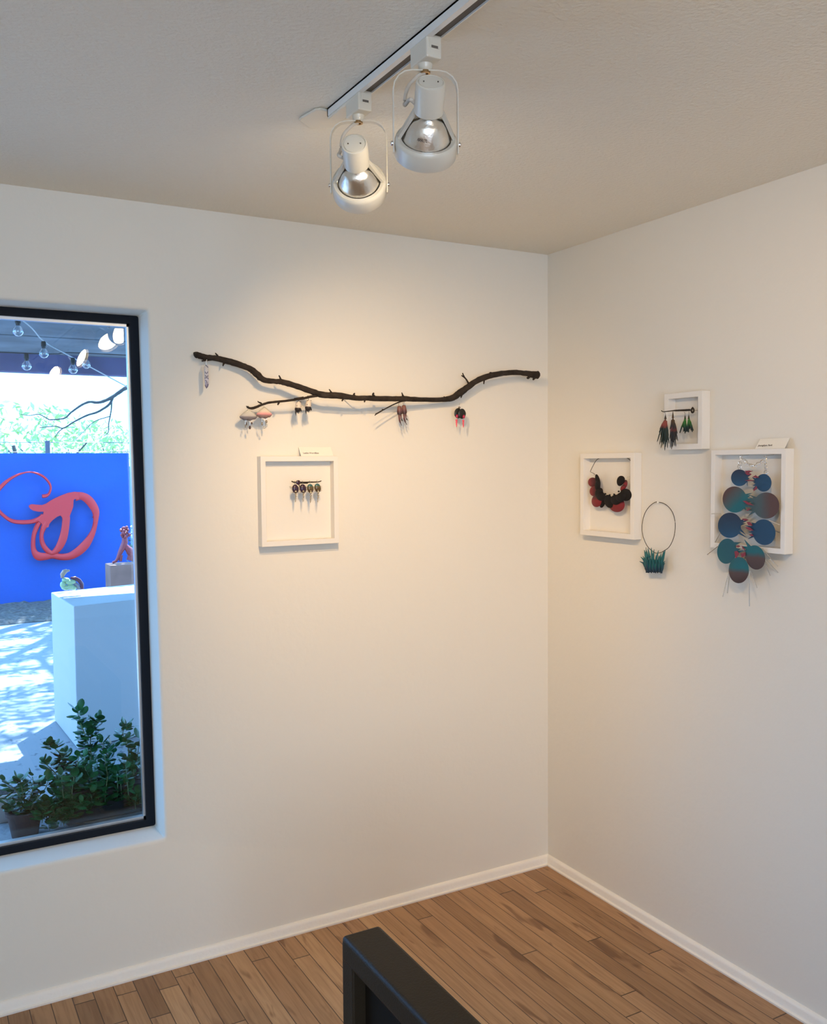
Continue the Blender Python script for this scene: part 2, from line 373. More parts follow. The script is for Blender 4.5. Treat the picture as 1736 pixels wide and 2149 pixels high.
rear.box((XL-T, YR-T, -.1), (-5.15, YR, H+.1)).box((-1.65, YR-T, -.1), (0, YR, H+.1)).box((-5.15, YR-T, 2.2), (-1.65, YR, H+.1)).box((-5.15, YR-T, -.1), (-1.65, YR, .3))
struct(rear.build('wall_rear', 'wall', smooth=False))
side = MB().box((XL-T, YR, -.1), (XL, 0, H+.1))
struct(side.build('wall_side', 'wall', smooth=False))
# baseboards: a small rounded moulding
def baseboard(name, p0, p1, nrm):
    prof = [(0, 0), (.020, 0), (.021, .006), (.013, .009), (.012, .028), (.009, .035), (.003, .0385), (0, .039)]
    mb = MB(); nrm = Vector(nrm)
    for p in (Vector(p0), Vector(p1)):
        for (d, z) in prof: mb.v.append(p+nrm*d+Vector((0, 0, z)))
    n = len(prof)
    for i in range(n-1): mb.f.append((i, i+1, n+i+1, n+i))
    mb.f.append(tuple(range(n))); mb.f.append(tuple(range(n, 2*n)))
    return struct(mb.build(name, 'base'))
baseboard('baseboard_left', (XL, 0, 0), (0, 0, 0), (0, -1, 0))
baseboard('baseboard_right', (0, -.0, 0), (0, YR, 0), (-1, 0, 0))

# window: dark frame, bright bead, pane
wy = .128
win = bpy.data.objects.new('window_1', None); COL.objects.link(win); win.location = (-2.6, wy, WZ0); struct(win)
fb = MB(); fw = .029
def bar(mb, x0a, x1a, z0, x0b, x1b, z1, y0, y1): mb.hexa([(x0a, y0, z0), (x1a, y0, z0), (x1a, y1, z0), (x0a, y1, z0), (x0b, y0, z1), (x1b, y0, z1), (x1b, y1, z1), (x0b, y1, z1)])
bar(fb, WX1b-fw, WX1b+.01, WZ0-.01, WX1t-fw, WX1t+.01, WZ1+.01, wy, wy+.05)
bar(fb, WX0-.01, WX0+fw, WZ0-.01, WX0-.01, WX0+fw, WZ1+.01, wy, wy+.05)
fb.box((WX0+fw, wy, WZ1-.026), (WX1t-fw, wy+.05, WZ1+.01)).box((WX0+fw, wy, WZ0-.01), (WX1b-fw, wy+.05, WZ0+.024))
struct(fb.build('window_frame', 'wframe', win, smooth=False))
bb = MB(); g0 = wy+.012
bar(bb, WX1b-fw-.007, WX1b-fw, WZ0+.024, WX1t-fw-.007, WX1t-fw, WZ1-.026, g0, g0+.02)
bb.box((WX0+fw, g0, WZ1-.035), (WX1t-fw, g0+.02, WZ1-.026)).box((WX0+fw, g0, WZ0+.024), (WX1b-fw, g0+.02, WZ0+.034)).box((WX0+fw, g0, WZ0+.03), (WX0+fw+.007, g0+.02, WZ1-.03))
struct(bb.build('glazing_bead', 'bead', win, smooth=False))
struct(MB().box((WX0+fw, g0+.022, WZ0+.026), (WX1b-fw, g0+.028, WZ1-.028)).build('window_pane', 'glass', win, smooth=False))
# little hook and string on the window head
hk = at(227, 662, 2, WZ1)
t = thing('ceiling_hook', (hk.x, hk.y, WZ1-.03), 'tiny dark screw hook with string loop under the window head', 'hook')
MB().tube([hk+Vector((0, 0, 0)), hk+Vector((0, 0, -.014)), hk+Vector((.004, 0, -.018))], .0016, 6).lathe([(0, -.0), (.006, -.0005), (.004, -.003), (0, -.003)], Matrix.Translation(hk), 12).build('screw', 'darkmetal', t)
MB().tube([hk+Vector((-.001, 0, -.012)), hk+Vector((-.004, .001, -.028)), hk+Vector((-.002, .002, -.040)), hk+Vector((.003, .001, -.040)), hk+Vector((.005, 0, -.026)), hk+Vector((.002, 0, -.014))], .0010, 6).build('string_loop', 'cord', t)

# ---------------------------------------------------------------- track and spot lamps
TX = -1.35; TY0 = -.955; LY = (-1.081, -1.372, -2.16, -3.16)
tr = thing('lighting_track', (TX, -2.2, H-.02), 'white ceiling lighting track running towards the window wall', 'track light rail')
mb = MB(); hw, hh = .0175, .019
mb.box((TX-hw, -4.2, H-hh), (TX-hw+.012, TY0, H)).box((TX+hw-.002, -4.2, H-hh+.003), (TX+hw, TY0, H)).box((TX-hw, -4.2, H-.004), (TX+hw, TY0, H))
mb.box((TX-hw, TY0-.004, H-hh), (TX+hw, TY0, H))
mb.build('rail', 'track', tr, smooth=False)
MB().box((TX-hw+.012, -4.2, H-.012), (TX+hw-.002, TY0-.004, H-.004)).build('rail_slot', 'slot', tr, smooth=False)
# feed cover: slim canopy beside the rail's end
fc = MB(); pr = [(0, 0), (.062, .0), (.112, .020), (.112, .085), (.062, .125), (0, .105)]
fc.extrude([tuple(at(a, b, 2, H-.001)) for a, b in ((627, 248), (632, 243), (661, 226), (672, 225), (704, 233), (728, 245), (700, 263), (650, 264))], (0, 0, -.006))
fc.box((TX-hw, TY0-.15, H-hh-.006), (TX+hw, TY0+.0, H-hh+.001))
fc.build('feed_cover', 'fixture', tr, smooth=False, bevel=.003)

def spot_lamp(idx, y, aim, label, power, beam=None, ztop=H, on_label=False):
    piv = Vector((TX, y, 2.2365)); aim = Vector(aim).normalized()
    X = aim.cross(Vector((0, 0, 1))).normalized(); Y = aim.cross(X).normalized()
    R3 = Matrix((X, Y, aim)).transposed(); MX = Matrix.Translation(piv) @ R3.to_4x4()
    t = thing('spotlight', (TX, y, 2.42), label, 'spotlight', 'spot lamps on the ceiling track')
    # adapter
    a = MB(); a.box((TX-.0165, y-.034, 2.385), (TX+.0165, y+.030, H-.012)); ta = a.build('track_adapter', 'fixture', t, smooth=False, bevel=.003)
    c = MB(); c.box((TX-.010, y-.0355, 2.402), (TX+.010, y-.0335, 2.422)); c.build('adapter_latch', 'fixture', ta, smooth=False)
    MB().box((TX-.007, y-.0362, 2.402), (TX+.007, y-.0354, 2.4065)).build('latch_slot', 'slot', ta, smooth=False)
    sw_ = MB().lathe([(.0, 2.386), (.014, 2.386), (.013, 2.378), (.0095, 2.373), (0, 2.373)], Matrix.Translation((TX, y, 0)), 24).build('swivel', 'fixture', t)
    MB().lathe([(.0, .001), (.0095, .001), (.0095, -.004), (.006, -.004), (.006, -.002), (0, -.002)], Matrix.Translation((TX, y, 2.372)), 20).build('grommet', 'brass', sw_)
    # yoke: flat strap bent to a U in the plane of X and the vertical
    Z = Vector((0, 0, 1)); hwid, top, rad = .0618, 2.372-piv.z, .036; path = [(-hwid, -.018), (-hwid, top-rad)]
    path += [(-hwid+rad-rad*math.cos(w), top-rad+rad*math.sin(w)) for w in (PI/8, PI/4, 3*PI/8, PI/2)]
    path += [(-x, z) for (x, z) in path[::-1]]
    N3 = X.cross(Z).normalized(); yk = MB(); o = 0; hwd, th = .0075, .0012
    for i, (x, z) in enumerate(path):
        q0 = Vector(path[max(i-1, 0)]); q1 = Vector(path[min(i+1, len(path)-1)]); tt = (q1-q0).normalized(); nn = Vector((tt.y, -tt.x))
        wd = hwd if 0 < i < len(path)-1 else hwd*.7
        for (sn, sw) in ((1, 1), (1, -1), (-1, -1), (-1, 1)):
            yk.v.append(piv+X*(x+nn.x*th*sn)+Z*(z+nn.y*th*sn)+N3*wd*sw)
    for i in range(len(path)-1):
        for q in range(4): yk.f.append((i*4+q, i*4+(q+1) % 4, i*4+4+(q+1) % 4, i*4+4+q))
    yk.f += [(0, 1, 2, 3), tuple(len(yk.v)-4+k for k in range(4))]
    yk.build('yoke', 'fixture', t)
    for s in (1, -1): MB().lathe([(0, 0), (.005, 0), (.005, .003), (.003, .0045), (0, .0045)], Matrix.Translation(piv+X*s*.0630) @ (X*s).to_track_quat('Z', 'Y').to_matrix().to_4x4(), 14).build('pivot_screw', 'steel', t)
    # lamp holder ring
    ring = [(.0478, -.0125), (.0555, -.014), (.0585, -.011), (.0598, -.006), (.0598, .022), (.0585, .024), (.0560, .024), (.0555, .020), (.0555, -.006), (.0500, -.0085), (.0478, -.009), (.0478, -.0125)]
    MB().lathe(ring, MX, 56).build('holder_ring', 'fixture', t)
    # reflector bulb: ribbed silvered back, neck, lens
    bulb = MB(); prof = [(.012, -.066), (.0155, -.062), (.0175, -.056)]+[(.0175+.0300*math.sqrt(k/10), -.056+.050*(k/10)**1.0) for k in range(1, 11)]+[(.0490, .002), (.0530, .010)]
    seg = 96
    for k, (r, z) in enumerate(prof):
        for q in range(seg):
            w = 2*PI*q/seg; rr = r*(1+(.012 if (q % 2 and 3 < k < 12) else 0)); bulb.v.append(MX @ Vector((rr*math.cos(w), rr*math.sin(w), z)))
    for i in range(len(prof)-1):
        for q in range(seg): bulb.f.append((i*seg+q, i*seg+(q+1) % seg, (i+1)*seg+(q+1) % seg, (i+1)*seg+q))
    b = bulb.build('reflector_bulb', 'refl', t, angle=60)
    MB().lathe([(0, .013), (.02, .0128), (.04, .0115), (.0528, .0095)], MX, 40).build('bulb_lens', 'lens', b)
    MB().lathe([(.0, -.075), (.0135, -.075), (.0148, -.070), (.0135, -.067), (.0150, -.063), (.0125, -.060)], MX, 28).build('bulb_neck', 'brass', b)
    # socket housing
    hs = MB().lathe([(0, -.1235), (.0215, -.1235), (.0225, -.1215), (.0235, -.1235), (.0262, -.1225), (.0275, -.1185), (.0275, -.0665), (.0262, -.0650), (.0245, -.0655), (.0240, -.072), (0, -.072)], MX, 48).build('socket_housing', 'fixture', t)
    for s in (1, -1): MB().lathe([(0, -.1250), (.0014, -.1250), (.0014, -.1232)], MX @ Matrix.Translation((s*.013, 0, 0)), 8, True).build('cap_screw', 'slot', hs)
    for s in (1, -1):                                 # two struts from housing to ring
        sm = MB(); A = Vector((s*.0265, 0, -.072)); B = Vector((s*.0245, 0, -.060)); C = Vector((s*.0515, 0, -.010)); D = Vector((s*.0555, 0, -.0135))
        pts = []
        for yy in (-.0055, .0055):
            for p in (A, B, C, D): pts.append(MX @ Vector((p.x, yy*(1.0 if p in (A, B) else 1.25), p.z)))
        sm.hexa([pts[0], pts[1], pts[5], pts[4], pts[3], pts[2], pts[6], pts[7]]); sm.build('strut', 'fixture', t, smooth=False)
        MB().ball(MX @ Vector((s*.0535, 0, -.0150)), .0022, 8, 6).build('rivet', 'steel', t)
    # cord
    c0 = Vector((TX, y, 2.370)); sidev = (X*-1 if True else X); back = -aim
    k1 = MX @ Vector((.0, 0, -.100)); lft = -RGT*1.0
    pts = [c0, c0+lft*.014+Vector((0, 0, -.006)), c0+lft*.034+Vector((0, 0, -.028)), c0+lft*.040+Vector((0, 0, -.060)), MX @ Vector((0, 0, -.090))+lft*.036, MX @ Vector((0, 0, -.080))+lft*.024]
    MB().tube([Vector(q) for q in smooth_path([tuple(p) for p in pts], 6)], .0036, 10).build('cord', 'wire', t)
    if on_label:
        def onto(co):                                 # print lies on the conical back of the bulb
            r0 = .040+(-co.y)*.75; ang = LAB+(co.x-.0068)/.040; z = -.056+.050*((r0-.0175)/.0300)**2
            return MX @ Vector(((r0+.0012+co.z)*math.cos(ang), (r0+.0012+co.z)*math.sin(ang), z-.0008))
        v = MX.to_3x3().inverted() @ (CAM-piv); LAB = math.atan2(v.y, v.x)+.12
        tx = text_obj('SYLVANIA', .0042, onto, M['ink'], 'lettering', b)
    sl = bpy.data.lights.new('lamp_beam', 'SPOT'); sl.energy = power; sl.color = LAMP_COL; sl.spot_size = math.radians(86); sl.spot_blend = 1.0; sl.shadow_soft_size = .013
    so_ = bpy.data.objects.new('lamp_beam', sl); COL.objects.link(so_); so_.parent = t
    beam = Vector(beam).normalized() if beam else aim; so_.rotation_euler = (-beam).to_track_quat('Z', 'Y').to_euler(); so_.location = MX @ Vector((0, 0, .028))-Vector(t.location)
    return t
spot_lamp(0, LY[0], (.47, .79, -.41), 'lit white gimbal spotlight at the track end, lower of the two in view', LAMP_W[0], (.48, .76, -.56))
spot_lamp(1, LY[1], (.32, .71, -.63), 'white gimbal spotlight higher on the track, with printing on its silver bulb', LAMP_W[1], (.34, .66, -.72), on_label=True)
spot_lamp(2, LY[2], (.86, .62, -.50), 'third white spotlight along the track, seen only as a reflection in the window', LAMP_W[2])
spot_lamp(3, LY[3], (.86, .95, -.55), 'fourth white spotlight along the track, seen only as a thin window reflection', LAMP_W[3])

# ---------------------------------------------------------------- dark frame at the bottom edge
bz = .62
p0 = at(716, 1962, 2, bz); p1 = at(797, 1940, 2, bz); bx0, bx1, by1 = p0.x, p1.x, (p0.y+p1.y)/2
be = thing('bench_arm', (bx0+.04, by1-.5, 0), 'dark brown padded wooden arm frame rising from the bottom edge over the floor', 'furniture arm')
th, pw = .056, .052; by0 = by1-.95
MB().box((bx0, by0, bz-th), (bx1, by1, bz)).build('top_rail', 'bench', be, bevel=.009, bseg=4)
for yy in (by1-pw-.0005, by0+.0005): MB().box((bx0+.0008, yy, .0), (bx1-.0008, yy+pw, bz-.012)).build('post', 'bench', be, bevel=.004, bseg=3)
MB().box((bx0+.001, by0+pw, .06), (bx1-.001, by1-pw, .11)).build('lower_rail', 'bench', be, bevel=.004)
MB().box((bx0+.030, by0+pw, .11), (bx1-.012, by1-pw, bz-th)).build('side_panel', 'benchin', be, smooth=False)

# ---------------------------------------------------------------- branch on the window wall
def tex_tube(mb, path, wallf, seg=10, jit=.07, n=5):
    "path: (px, py, radius in px, distance from the wall)"
    sp = smooth_path(path, n); pts = []; rad = []
    for (px, py, r, d) in sp:
        p = wallf(px, py, d); pts.append(p); dep = (p-CAM).dot(FWD); rad.append(max(.0005, r*dep/F))
    return mb.tube(pts, rad, seg, jit=jit)
main = [(409, 746, 6.5, .030), (414, 745, 6.8, .030), (431, 750, 6.2, .032), (456, 752.5, 6, .036), (484, 759.5, 6.5, .042), (509, 767.5, 6.3, .048), (528, 776, 6.5, .054), (541, 787, 7, .058), (555, 797.5, 5.8, .065), (578, 800.5, 5.2, .075), (594, 802, 6, .08), (624, 811, 6, .09), (652, 820.5, 6.2, .10), (677, 828.5, 6.5, .105), (709, 830, 6.5, .11), (749, 835.5, 5.3, .10), (769, 835.6, 5.6, .095), (808, 837, 5.8, .085), (846, 836.8, 5.6, .075), (885, 838.7, 4.8, .06), (924, 838.7, 4.8, .045), (948, 835.6, 6.5, .042), (965, 824.7, 7.2, .045), (982, 812.6, 6.6, .052), (1001, 799, 6, .058), (1025, 789.6, 6.2, .062), (1052, 784, 5.6, .066), (1079, 781.6, 5.3, .068), (1103, 783.5, 5.6, .068), (1118, 786, 7.2, .068), (1129, 787, 8.2, .068)]
bt = thing('branch', LW(760, 836, .10), 'long dark bare branch mounted across the wall above the white frame', 'branch')
tex_tube(MB(), main, LW, 12, .09).build('branch_stem', 'bark', bt)
side = [(672, 829, 3.2, .105), (650, 833, 2.8, .10), (633, 836.7, 2.6, .095), (599, 841.3, 2.5, .085), (566, 844.8, 2.5, .075), (550, 849.4, 2.6, .07), (536, 855, 2.9, .065), (527, 857, 2.8, .06), (518, 854.5, 1.4, .06)]
tex_tube(MB(), side, LW, 8, .1).build('side_twig', 'bark', bt)
tex_tube(MB(), [(852, 841, 1.8, .078), (839, 843.5, 1.5, .08), (822, 851, 1.3, .085), (805, 860, 1.3, .09), (788.5, 869.5, 1.6, .095)], LW, 7).build('fine_twig', 'bark', bt)
tex_tube(MB(), [(985, 808, 2.4, .055), (981, 800, 1.8, .055), (976, 793, 1.6, .057), (969, 788, 1.3, .06)], LW, 7).build('upright_twig', 'bark', bt)
tex_tube(MB(), [(976, 793.5, 1.5, .057), (973, 788, 1.4, .06), (971, 783, 1.2, .062)], LW, 7).build('twig_fork', 'bark', bt)
stubs = [((459, 752, 3.4), (456, 746, 2), (452, 741, 1.2), .036), ((470, 762, 2.6), (468, 768, 1.2), None, .04), ((531, 783, 2.6), (526, 782, 1.4), None, .055), ((545, 796, 2.8), (541, 796, 1.6), None, .06),
         ((590, 799, 3.2), (588, 793, 1.8), (585.5, 788, 1.2), .08), ((699, 828, 3.2), (695, 823, 1.9), (691, 817, 1), .11), ((744, 833, 4), (743, 827.5, 2.2), (745, 825, 1), .10), ((722, 834, 3), (718, 841.5, 1.4), None, .108), ((766, 838, 3), (765, 844, 1.3), None, .095),
         ((787, 834, 3.4), (783, 828, 2.6), (785, 824.5, 1.4), .09), ((847, 834, 3), (845, 829, 1.7), (843.5, 824, 1), .075), ((932, 836, 2), (932.5, 832, 1), None, .045), ((1034, 787, 4), (1031, 783, 2.4), (1028, 782, 1), .063), ((1017, 794, 2.6), (1015.5, 806, 1), None, .06),
         ((969, 829, 2.5), (968, 834.5, 1.2), None, .047), ((1112, 789, 4), (1108, 794, 2), (1106, 792, .8), .068), ((1122, 792, 4), (1119, 797, 1.6), None, .068), ((637, 834, 2), (617.5, 836, .8), None, .09), ((587, 842, 2.2), (584, 848, 2), (583, 849.5, 1), .08), ((645, 833, 1.6), (647, 831, 1), None, .098), ((549, 846.5, 1.8), (543, 844, 1.3), (541, 842, .8), .07), ((806, 860, 1.3), (802, 859, .9), None, .09), ((521, 854, 1.6), (517, 852.5, 1), None, .06), ((789, 869, 1.2), (787, 872, .8), None, .095), ((440, 755, 2.2), (424, 757.5, 1.8), None, .033)]
for a, b, c, d in stubs:
    pth = [(*a, d)]+[(*b, d+.004)]+([(*c, d+.008)] if c else []); tex_tube(MB(), pth, LW, 7, .15, 3).build('twig_stub', 'bark', bt)
# the two pins that carry it
for px, py, d in ((430, 751, .032), (1103, 783, .068), (748, 835, .10)):
    p = LW(px, py, d); MB().tube([p, Vector((p.x, .002, p.z))], .0013, 6).build('mount_pin', 'steel', bt)

# ---------------------------------------------------------------- earrings hanging on the branch
def px_r(p, r): return r*(p-CAM).dot(FWD)/F
def wire(mb, pts, wallf, r=.0006, n=4):
    return mb.tube([wallf(*q) for q in smooth_path(pts, n)], r, 6)
HG = 'earrings hung from the branch'
M['crystal'] = ramp_mat('grey_lilac_etched', [(0, (.20, .17, .30)), (.35, (.55, .53, .60)), (1, (.52, .52, .52))], 2, .4)
M['motif'] = mat('etched_motif', (.10, .09, .15), .5)
# long pale pendant
d = .055
pd = thing('pendant_earring', LW(433, 790, d), 'long pale lilac-grey etched pendant hanging at the left end of the branch', 'earring')
prof = [(431, 766), (437, 766), (438.2, 785), (438.2, 806), (436.5, 811), (433.5, 815.5), (431, 811), (429.3, 795), (428.6, 780), (429, 770)]
MB().plate([LW(a, b, d) for a, b in prof], (0, -1, 0), .003, .003).build('pendant_body', 'crystal', pd)
wire(MB(), [(433, 768, d), (433.2, 756, d), (434.6, 756, d), (435.5, 768, d)], LW).build('ear_wire', 'steel', pd)
mb = MB()
for (a, b) in (((430.5, 780, 433.5, 784), (436.5, 780)), ((431, 787.5, 434, 791), (437, 788))):
    wire(mb, [(a[0], a[1], d+.006), (a[2], a[3], d+.006), (b[0], b[1], d+.006)], LW, .0010)
wire(mb, [(429.6, 794, d+.006), (432, 792.8, d+.006), (436.5, 793.5, d+.006), (437, 796, d+.006)], LW, .0009)
wire(mb, [(431, 798, d+.006), (433, 799, d+.006), (434.6, 804, d+.006)], LW, .0009); wire(mb, [(430.5, 808, d+.006), (432, 811, d+.006), (433.5, 813.5, d+.006), (436, 811, d+.006), (436.8, 806, d+.006)], LW, .0012)
wire(mb, [(431.5, 765.5, d+.005), (434, 768, d+.005), (437, 771, d+.005)], LW, .0010)
mb.build('etched_motif', 'motif', pd)

# two cloud earrings with little drops
M['cloudgrey'] = ramp_mat('grey_cloud', [(0, (.17, .15, .17)), (.30, (.20, .18, .20)), (.44, (.50, .47, .43)), (1, (.60, .57, .47))], 2, .8)
M['cloudpink'] = ramp_mat('pink_cloud', [(0, (.22, .17, .15)), (.26, (.30, .18, .17)), (.36, (.66, .27, .28)), (.48, (.68, .42, .36)), (.60, (.66, .58, .46)), (1, (.66, .60, .48))], 2, .8)
M['dropdark'] = mat('dark_bead', (.07, .035, .03), .25); M['dropgold'] = mat('smoky_bead', (.30, .24, .17), .15, .4); M['dropclear'] = mat('pearl_bead', (.75, .70, .58), .12, .6)
def cloud(cx, top, w, hgt, d, m, label, drops, group):
    t = thing('cloud_earring', LW(cx, top+hgt, d), label, 'earring', group)
    out = []
    for k in range(40):
        w_ = 2*PI*k/40; x = math.cos(w_); z = math.sin(w_)
        prof = (abs(x)**2.2); yy = (top+hgt*.62)+(-(hgt*.62)*(1-abs(x)**1.25)**1.0 if z > 0 else (hgt*.36)*math.sqrt(max(0, 1-x*x))*(1+.10*math.cos(9*w_)))
        out.append(LW(cx+w/2*x, yy, d))
    o = MB().plate(out, (0, -1, 0), .004, .010).build('cloud_body', m, t)
    wire(MB(), [(cx-1, top+2, d), (cx-1.5, top-5, d), (cx+.5, top-7, d), (cx+1.5, top-3, d)], LW).build('ear_wire', 'steel', t)
    for (dx, y0, y1, r, mm) in drops:
        wire(MB(), [(cx+dx, top+hgt*.9, d), (cx+dx, y0, d)], LW, .0004).build('thread', 'steel', t)
        c = LW(cx+dx, (y0+y1)/2, d); MB().ball(c, 1, 10, 8, (px_r(c, r), px_r(c, r), px_r(c, (y1-y0)/2))).build('drop_bead', mm, t)
    return t
cloud(521.5, 859, 37, 24, .060, M['cloudgrey'], 'grey and cream cloud-shaped earring, left of the cloud pair under the twig tip', [(-4, 885.5, 893, 1.2, M['dropdark']), (3, 893, 901, 2.3, M['dropdark']), (7, 885.5, 891, 1.7, M['dropdark']), (-6.5, 891, 898, 1.2, M['dropgold'])], 'cloud earrings')
cloud(554.5, 853.5, 32.5, 25, .072, M['cloudpink'], 'pink-banded cream cloud-shaped earring, right of the cloud pair under the twig', [(-4.5, 886, 893, 1.8, M['dropgold']), (5, 881, 888, 2.2, M['dropgold']), (0, 894, 899.5, 2.4, M['dropclear']), (4.5, 888, 892, 1.3, M['dropclear'])], 'cloud earrings')

# white cup and black fringe pair
M['cupw'] = mat('cream_ceramic_cup', (.62, .54, .46), .5); M['fringe'] = mat('black_fringe', (.014, .010, .012), .6)
def cup(cx, top, d, label):
    t = thing('cup_earring', LW(cx, top+28, d), label, 'earring', 'cream and black cup earrings')
    c = LW(cx, top, d); s = px_r(c, 1); R = Matrix.Translation(c) @ Matrix.Rotation(.08, 4, 'Y')
    MB().lathe([(0, -.2*s), (3.2*s, -.5*s), (5.2*s, -2.2*s), (6.0*s, -6*s), (6.2*s, -13.6*s), (5.5*s, -13.6*s), (4.8*s, -8*s), (0, -7*s)], R, 24).build('cup_body', 'cupw', t)
    MB().lathe([(0, -12*s), (5.6*s, -13*s), (6.6*s, -15*s), (6.6*s, -17.5*s), (5*s, -20*s), (3*s, -21*s), (0, -21*s)], R, 18).build('black_base', 'fringe', t)
    mb = MB()
    for (a, l, lean) in ((-5.5, 30, -2), (-3.2, 25, .5), (-.5, 26, 1.2), (1.6, 23, 3), (4.6, 22, 4.6)):
        mb.tube([c+Vector((a*s, 0, -17*s)), c+Vector(((a+lean*.3)*s, .001, -(17+l)/2*s)), c+Vector(((a*.75+lean*.6)*s, .001, -l*s))], [2.1*s, 1.5*s, .25*s], 6)
    mb.build('black_fringe', 'fringe', t)
    wire(MB(), [(cx, top+1, d), (cx, top-5, d), (cx+1, top-7, d)], LW, .0007).build('ear_wire', 'darkmetal', t)
    mb = MB()
    for (a, z) in ((-5, -9.5), (5.8, -10), (-4, -.8), (3.6, -1)): mb.ball(c+Vector((a*s, -4.2*s if abs(a) < 5.5 else 0, z*s)), .9*s, 7, 5)
    mb.build('tiny_bead', 'bark', t)
cup(626.3, 842.5, .088, 'cream cup earring with black fringe, left of the matching pair on the twig')
cup(647.7, 840.0, .094, 'cream cup earring with black fringe, right of the matching pair on the twig')

# mauve-brown tulip pair
M['mauve'] = ramp_mat('mauve_glaze', [(0, (.03, .018, .02)), (.25, (.07, .03, .033)), (.5, (.155, .062, .06)), (1, (.19, .088, .072))], 2, .45)
def tulip(cx, top, d, label, tilt):
    t = thing('tulip_earring', LW(cx, top+42, d), label, 'earring', 'mauve tulip earrings')
    c = LW(cx, top, d); s = px_r(c, 1); R = Matrix.Translation(c) @ Matrix.Rotation(tilt, 4, 'Y')
    MB().lathe([(0, 0), (2.4*s, -.3*s), (4.2*s, -2*s), (5.0*s, -7*s), (5.6*s, -13*s), (5.2*s, -18*s), (4.6*s, -18*s), (4.4*s, -10*s), (0, -6*s)], R, 22).build('bell', M['mauve'], t)
    mb = MB()
    for (a, l, q) in ((-3, 36, 3), (-1, 42, 5), (1.5, 33, 6), (3, 25, 2)):
        mb.tube([R @ Vector(v) for v in smooth_path([(a*s, 0, -14*s), (a*s*.9, -.001, -(l*.65)*s), ((a+q*.4)*s, 0, -(l*.85)*s), ((a+q)*s, 0, -l*s)], 3)], [1.0*s]*7+[.7*s]*2+[.35*s], 5)
    mb.build('dangling_stamens', 'mauve', t)
    MB().ball(R @ Vector((4.6*s, 0, -30*s)), 1.5*s, 8, 6).build('stamen_bead', 'darkmetal', t)
    wire(MB(), [(cx-.5, top+1, d), (cx-1.5, top-5, d), (cx-.5, top-9, d), (cx+1.5, top-4, d)], LW, .0005).build('ear_wire', 'darkmetal', t)
tulip(838, 851.5, .088, 'mauve-brown bell earring with stamens, left of its pair under the branch middle', -.05)
tulip(847.5, 850, .072, 'mauve-brown bell earring with stamens, right of its pair under the branch middle', -.08)

# black discs with pink beads
M['blackdisc'] = mat('black_enamel_disc', (.012, .012, .010), .4); M['magenta'] = mat('magenta_bead', (.42, .012, .06), .12, .2, coat=.5); M['pinkbead'] = mat('pink_bead', (.82, .10, .15), .2, coat=.4)
def disc_e(cx, cy, bx, d, side, label):
    t = thing('disc_earring', LW(cx, cy+26, d), label, 'earring', 'black disc earrings')
    MB().plate([LW(cx+7.9*math.cos(w), cy+9.8*math.sin(w)-(1.2*abs(math.sin(w))**3 if math.sin(w) < 0 else -1.0*(1-abs(math.cos(w)))), d) for w in [2*PI*k/32 for k in range(32)]], (0, -1, 0), .002, .003).build('black_disc', 'blackdisc', t)
    c = LW(bx+1, cy+6, d+.010); MB().ball(c, 1, 12, 8, (px_r(c, 3), px_r(c, 2.4), px_r(c, 4.2))).build('magenta_drop', 'magenta', t)
    z = cy+12.5
    for r in (2.5, 2.2, 1.9, 1.6, 1.2, .9):
        c = LW(bx, z+r*.8, d+.006); MB().ball(c, px_r(c, r), 10, 8).build('pink_bead', 'pinkbead', t); z += r*1.55
    wire(MB(), [(cx, cy-8, d), (964.5, cy-18, d-.004), (965, cy-30, .05)], LW, .0004).build('ear_wire', 'steel', t)
    c = LW(964.3+side*.8, 855.5, d); MB().ball(c, 1, 8, 6, (px_r(c, 2.0), px_r(c, 2), px_r(c, 2.2))).build('silver_bail', 'dropgold', t)
disc_e(961.5, 867.5, 958.3, .052, -1, 'black disc earring with pink bead drop, left of the overlapping pair')
disc_e(969.8, 868.5, 972.6, .060, 1, 'black disc earring with pink bead drop, right of the overlapping pair')

